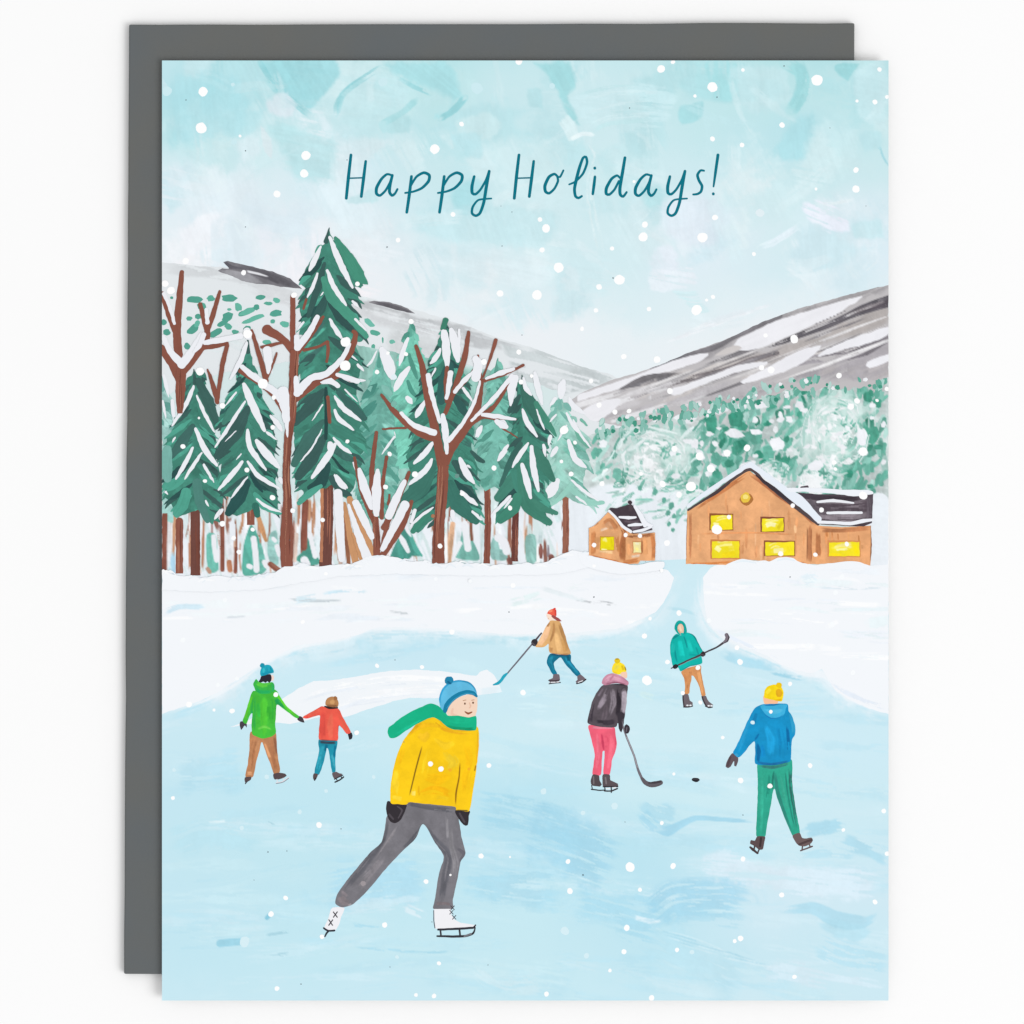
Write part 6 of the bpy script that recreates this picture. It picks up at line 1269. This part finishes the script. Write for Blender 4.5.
# ------------------------------------------------------------------ the lettering
INK = (8,114,132)
words = Art('lettering', card, 'hand drawn teal words Happy Holidays with an exclamation mark')
ZT, Z3 = z2, z3
def hh(dx): return [(ZT((84+dx,459),(74+dx,546),(65+dx,634)),[2.6,3,2.7]), (ZT((143+dx,484),(134+dx,556),(125+dx,627)),[2.4,3,2.6]), (ZT((78+dx,553),(134+dx,551)),1.4)]
def pp(dx): return [(ZT((326+dx,545),(317+dx,620),(307+dx,690)),[2.6,3,2.6]), (ZT((318+dx,592),(345+dx,548),(375+dx,531),(397+dx,541),(394+dx,565),(368+dx,592),(335+dx,606),(300+dx,612)),[2,2.2,2.6,2.8,2.8,2.4,2,1.8])]
def aa(z, dx, dy): return [(z((247+dx,541+dy),(228+dx,537+dy),(206+dx,556+dy),(187+dx,590+dy),(186+dx,614+dy),(200+dx,622+dy),(222+dx,602+dy),(240+dx,570+dy),(248+dx,545+dy)),[2,2.2,2.6,3,2.8,2.4,2.2,2.2,2.4]), (z((250+dx,540+dy),(240+dx,580+dy),(238+dx,608+dy),(248+dx,622+dy),(260+dx,614+dy),(270+dx,596+dy)),[2.4,3,2.8,2.6,2.2,2])]
def yy(z, dx, dy): return [(z((577+dx,545+dy),(568+dx,585+dy),(569+dx,612+dy),(582+dx,617+dy),(602+dx,598+dy),(624+dx,560+dy),(637+dx,524+dy)),[2.4,3,2.8,2.4,2.2,2.2,2.4]), (z((637+dx,524+dy),(625+dx,590+dy),(615+dx,650+dy),(600+dx,692+dy),(583+dx,703+dy),(568+dx,693+dy),(571+dx,668+dy),(594+dx,640+dy),(646+dx,634+dy)),[2.6,3,2.8,2.6,2.4,2.4,2.2,1.8,1.6])]
L = [hh(0), aa(ZT,0,0), pp(0), pp(131), yy(ZT,0,0), hh(672),
     [(ZT((912,548),(898,536),(876,548),(860,582),(862,606),(877,613),(898,594),(912,564),(908,542)),[2,2.4,2.8,3,2.8,2.4,2.2,2.2,2]), (ZT((908,545),(920,548),(934,521)),[1.8,2,1.8])],
     [(Z3((36,738),(62,726),(92,694),(108,652),(104,628),(92,632),(78,670),(66,716),(58,756),(62,785),(74,792),(88,784)),[1.6,2,2.2,2.4,2.4,2.4,2.8,3,2.8,2.6,2.4,2])],
     [(Z3((140,706),(136,740),(131,777)),[2.4,2.8,2.4]), (Z3((139,671),(139.5,674)),2.6)],
     [(Z3((240,712),(228,702),(206,716),(186,752),(185,775),(198,778),(218,758),(236,724)),[2,2.2,2.6,3,2.8,2.4,2.2,2.2]), (Z3((260,630),(250,690),(240,750),(241,778),(253,786),(267,768)),[2.6,3,3,2.8,2.4,2])],
     aa(Z3,116,161), yy(Z3,-137,160),
     [(Z3((577,683),(562,682),(550,700),(556,722),(568,744),(564,766),(550,776),(532,778)),[1.8,2.2,2.6,2.6,2.6,2.4,2.2,1.8])],
     [(Z3((632,619),(622,690),(614,747)),[2.8,2.6,1.6]), (Z3((613,774),(613.5,777)),2.6)]]
for k in L:
    for q, w in k: words.stroke(q, [v * 1.1 for v in w] if isinstance(w, list) else w * 1.1, INK, .03, wobble=0, step=1.2)
words.done()

# ------------------------------------------------------------------ falling snow
FL = [(203,91.5,4.6),(201,128,5.8),(306,155.5,4.6),(304,173.5,4),(277,194,3.6),(240,136,1.6),(519,61,4),(434.7,149,4.8),(461.5,124,2.5),(453,214.5,2.5),(398,240,2.4),(540,219.5,2.4),(546,228.5,4.5),(542,250,2.5),(558.7,267.5,5.3),(500,293.5,3.4),(537,295,5),(357.5,284,2.3),
 (661,69,4.3),(673,62,2.3),(712.5,87,5.3),(743,70,1.8),(695,96,1.8),(782,125,2.7),(712.5,139,2.6),(742,145,2.5),(645,224.5,3.2),(643,237,4.8),(702.5,237.5,5),(715,217.5,2.8),(612,248.5,2.2),(634,181.5,1.6),(817,80,5.5),(879.5,69.5,2.2),(875,102,2.7),(857,101,1.6),(856,170,2.7),(856,189,3.8),(816,189,1.6),(754,254,2),(887,97,2),
 (185.7,261,3.2),(243.7,272.7,2.8),(165,283.6,3.6),(171,290.4,4.2),(247.6,334,4.5),(200,371.5,4.3),(262.8,383.6,5.2),(273.8,397.5,2.5),(222.4,405.7,2.9),(294,295,2.8),(345.4,366,5.2),(345.4,342,4.8),(183,446.5,2.6),(205,481,2),(247,470,2.6),(272.6,427.3,2.4),(272.6,497.6,3),(222.4,523.8,2.8),(252.6,529.5,2.2),(233.5,538,2.5),(239,552,2.4),(347.4,441.4,2),(322.7,520,2.4),(292.7,510.7,2.5),(199,418,1.3),
 (411,321.5,2.6),(377,372,2.3),(406,354,2.3),(388,353,2),(518.7,352,2.6),(484,362,3),(389.6,454,2.4),(494,468,2.7),(415,474.4,3),(385.5,487,2.5),(462.4,493.7,2.4),(521,382,2.5),(582,329,2),(623.7,356.7,3),(657,359.6,3.5),(591,381,2.4),(531.5,376,2),(564,430,4.7),(575,442.6,2.2),(571,474,2.6),(561.4,461.4,1.8),(629,411,2.6),(615,412,2.6),(599,405,2.8),(602,483.7,2.8),(510,508,2.5),(641,473.7,2),(440,546,2.6),
 (667,543,3.1),(662.7,484,3.6),(679,494.7,3.2),(674.4,448.8,3.2),(594,545,2.4),(625.6,535,2.3),(640,536,2.2),(513,585.5,2.5),(594,566,1.8),(661.7,570.5,2),(650,618.7,2),(644.5,636,2.8),(679,613,2.9),(619.6,280,5),(599,287,3),(596,310.4,2.5),(582,328,1.6),(696.6,310,5),(649,309,2.2),(713,297,2.3),(706.6,300,1.6),(670,391,2.8),(761.6,367.7,2.8),(771,370,3.5),(765.5,335.4,2.2),(794.3,339,4.6),(839,375.5,2.8),(887,389,2.5),(851,406.7,3),(863,451.6,4.3),(834,462.4,2.4),(747,448,3.5),(877,400.5,1.8),(857,401,3),
 (792.7,505.6,2.2),(815.4,554.6,2.4),(863,495.5,4.4),(821.5,510,2.5),(716.8,529.5,5),(780.6,553.8,2.5),(846.8,544,2.4),(699.6,456.5,4),(710.8,468.7,4.3),(690.8,486.5,5),(835.4,469,2),(729,517,2.2),(727,453,3.4),
 (189,704.5,3),(232,711,2.8),(214,710,1.6),(276,694.6,2.5),(302.7,622,2.3),(377,665.7,2.3),(326,573.8,2),(451.8,632,2.8),(422,667,2.2),(523,692.6,3),(647,680.4,5),(737,647.7,2.6),(740,662,3.2),(790,684,2.4),(698,667.7,2.5),(667.4,662,2.5),(682.7,693,2.3),(700.4,702.5,2.3),(770.8,711.7,2),
 (173,798,2),(319,825,2.8),(285.7,898,2.5),(271,914,3),(322,936.7,2.4),(384.7,925,2.7),(277,988.5,2.5),(416,995,2),(481,856,2.7),(568,861.5,2.6),(630,867,5),(640,889.7,2.2),(570,891,2.9),(426,881.6,2.4),(626.8,927.8,3.2),(624,951.7,2.6),(610,970.5,2),(439,963.4,2.2),(434,996,2.5),(546.5,994,2.5),(651.6,998,3),(450.5,875,1.2),(510,857,1.2),
 (661.8,823,2.1),(673,866,3.2),(743,859,2.6),(781.7,895,2.7),(875,902,2.6),(740.5,938.4,2.9),(734.7,941,1.9),(677,950,2.4),(794.6,976.8,2.4),(883.8,811,2.4),(887,853.6,2.4),(843.4,830,2),(770,786,2.7),(430.5,764,2.6),(441,769,2.7),(489,765.5,2.5),(356.7,732.7,2.5),(722.6,737.5,2),(810,765.7,2.6),(740.6,780.4,2.8),(673.8,774,1.6)]
FA = [(233,84.5,2),(234,142,3),(345,135.5,2.3),(167,91,5),(383,82,5),(760,213,4.5),(218,685,2.2),(237,678.6,2.2),(241.8,828,2.2),(244.6,942,5.5),(299.7,812,2.2),(266.7,777,2.4),(174,770,2),(326,791,2),(373.8,777,2),(397,957,2),(583,813,2.3),(614.6,806,3.5),(565,931,4.5),(586.6,955.7,2.8),(543.5,791.4,3),(692,952,2.4),(752.7,722.5,2.2),(835.5,592.6,2.5),(709,620.5,2.5),(807.6,645,2.5),(853,672.6,2.5),(832,624.6,3),(842,577,2.5),(436,579,2),(470,581,2),(183,640,2.5),(225,600,2.5),(394,377,3),(477,88,6),(552,86,3)]
FW = (254,254,254)
FL.sort(key=lambda q: -q[2])
bank = [q for q in FL]
for x, y, r in bank[:99]:
    a = Art('snowflake', card, group='painted snowflakes'); a.blob(x, y, r, FW, r * rnd.uniform(.85, 1.1), rnd.uniform(0, 3), 11, .07, mottle=0); a.done()
a = Art('snowflakes', card, 'small white painted snow dots', kind='stuff')
for x, y, r in bank[99:]: a.blob(x, y, r, FW, r * rnd.uniform(.85, 1.1), rnd.uniform(0, 3), 10, .08, mottle=0)
a.done()
a = Art('faint_snowflakes', card, 'faint half dissolved snow dots', kind='stuff')
for x, y, r in FA: a.blob(x, y, r, ((205,235,241) if y < 170 else (226,239,244)) if y < 400 else (214,238,245) if y > 720 else (248,251,253), r * rnd.uniform(.85, 1.1), rnd.uniform(0, 3), 11, .1, mottle=0)
for x, y, r, c in [(450,770,1.8,(246,180,40)),(469,769,1.5,(246,180,40)),(433,516,2,(170,120,90)),(363.1,883.5,2.6,(158,150,154)),(394,404,3,(124,182,168)),(457,476,2.4,(110,150,142))]: a.blob(x, y, r, c, mottle=0)
a.done()
a = Art('paint_specks', card, 'tiny dark specks of paint', kind='stuff')
for x, y in [(245.5,150.7),(245.5,227),(501,206),(512,212),(717,97),(629.5,108),(502,246),(387,247),(522,335),(287,851),(341,829),(186,100),(347,160),(784,66),(830,128),(866,206),(395,660),(509,612),(594,597),(404,742),(790,577),(743,815),(583,875),(625,822),(488,965),(301,984),(390,967),(432,922),(290,540),(774,354),(613,278),(268,852),(254,880)]:
    a.blob(x, y, rnd.uniform(.4, .8), (92,98,104), None, 0, 7, .2, mottle=0)
a.done()


# ------------------------------------------------------------------ light and camera
w = bpy.data.worlds.new('World'); sc.world = w; w.use_nodes = True
bg = w.node_tree.nodes['Background']; bg.inputs[0].default_value = (1, 1, 1, 1); bg.inputs[1].default_value = 0.79

def softbox(name, loc, size, power):
    l = bpy.data.lights.new(name, 'AREA'); l.shape = 'SQUARE'; l.size = size; l.energy = power
    o = bpy.data.objects.new(name, l); COL.objects.link(o); o.location = loc
    o.rotation_euler = (Vector((0, 0, 0)) - Vector(loc)).to_track_quat('-Z', 'Y').to_euler()
    return o
softbox('softbox_key', (330, -185, 395), 320, 1560000)

cam = bpy.data.cameras.new('camera'); co = bpy.data.objects.new('camera', cam); COL.objects.link(co)
co.location = (0, 0, DIST + TOP)
cam.angle = 2 * math.atan(512 * S / DIST)
cam.clip_start = 1; cam.clip_end = 2000
sc.camera = co
sc.render.engine = 'CYCLES'
sc.cycles.transparent_max_bounces = 96
sc.view_settings.view_transform = 'Standard'
sc.view_settings.look = 'None'
sc.view_settings.exposure = 0
sc.view_settings.gamma = 1
sc.render.film_transparent = False
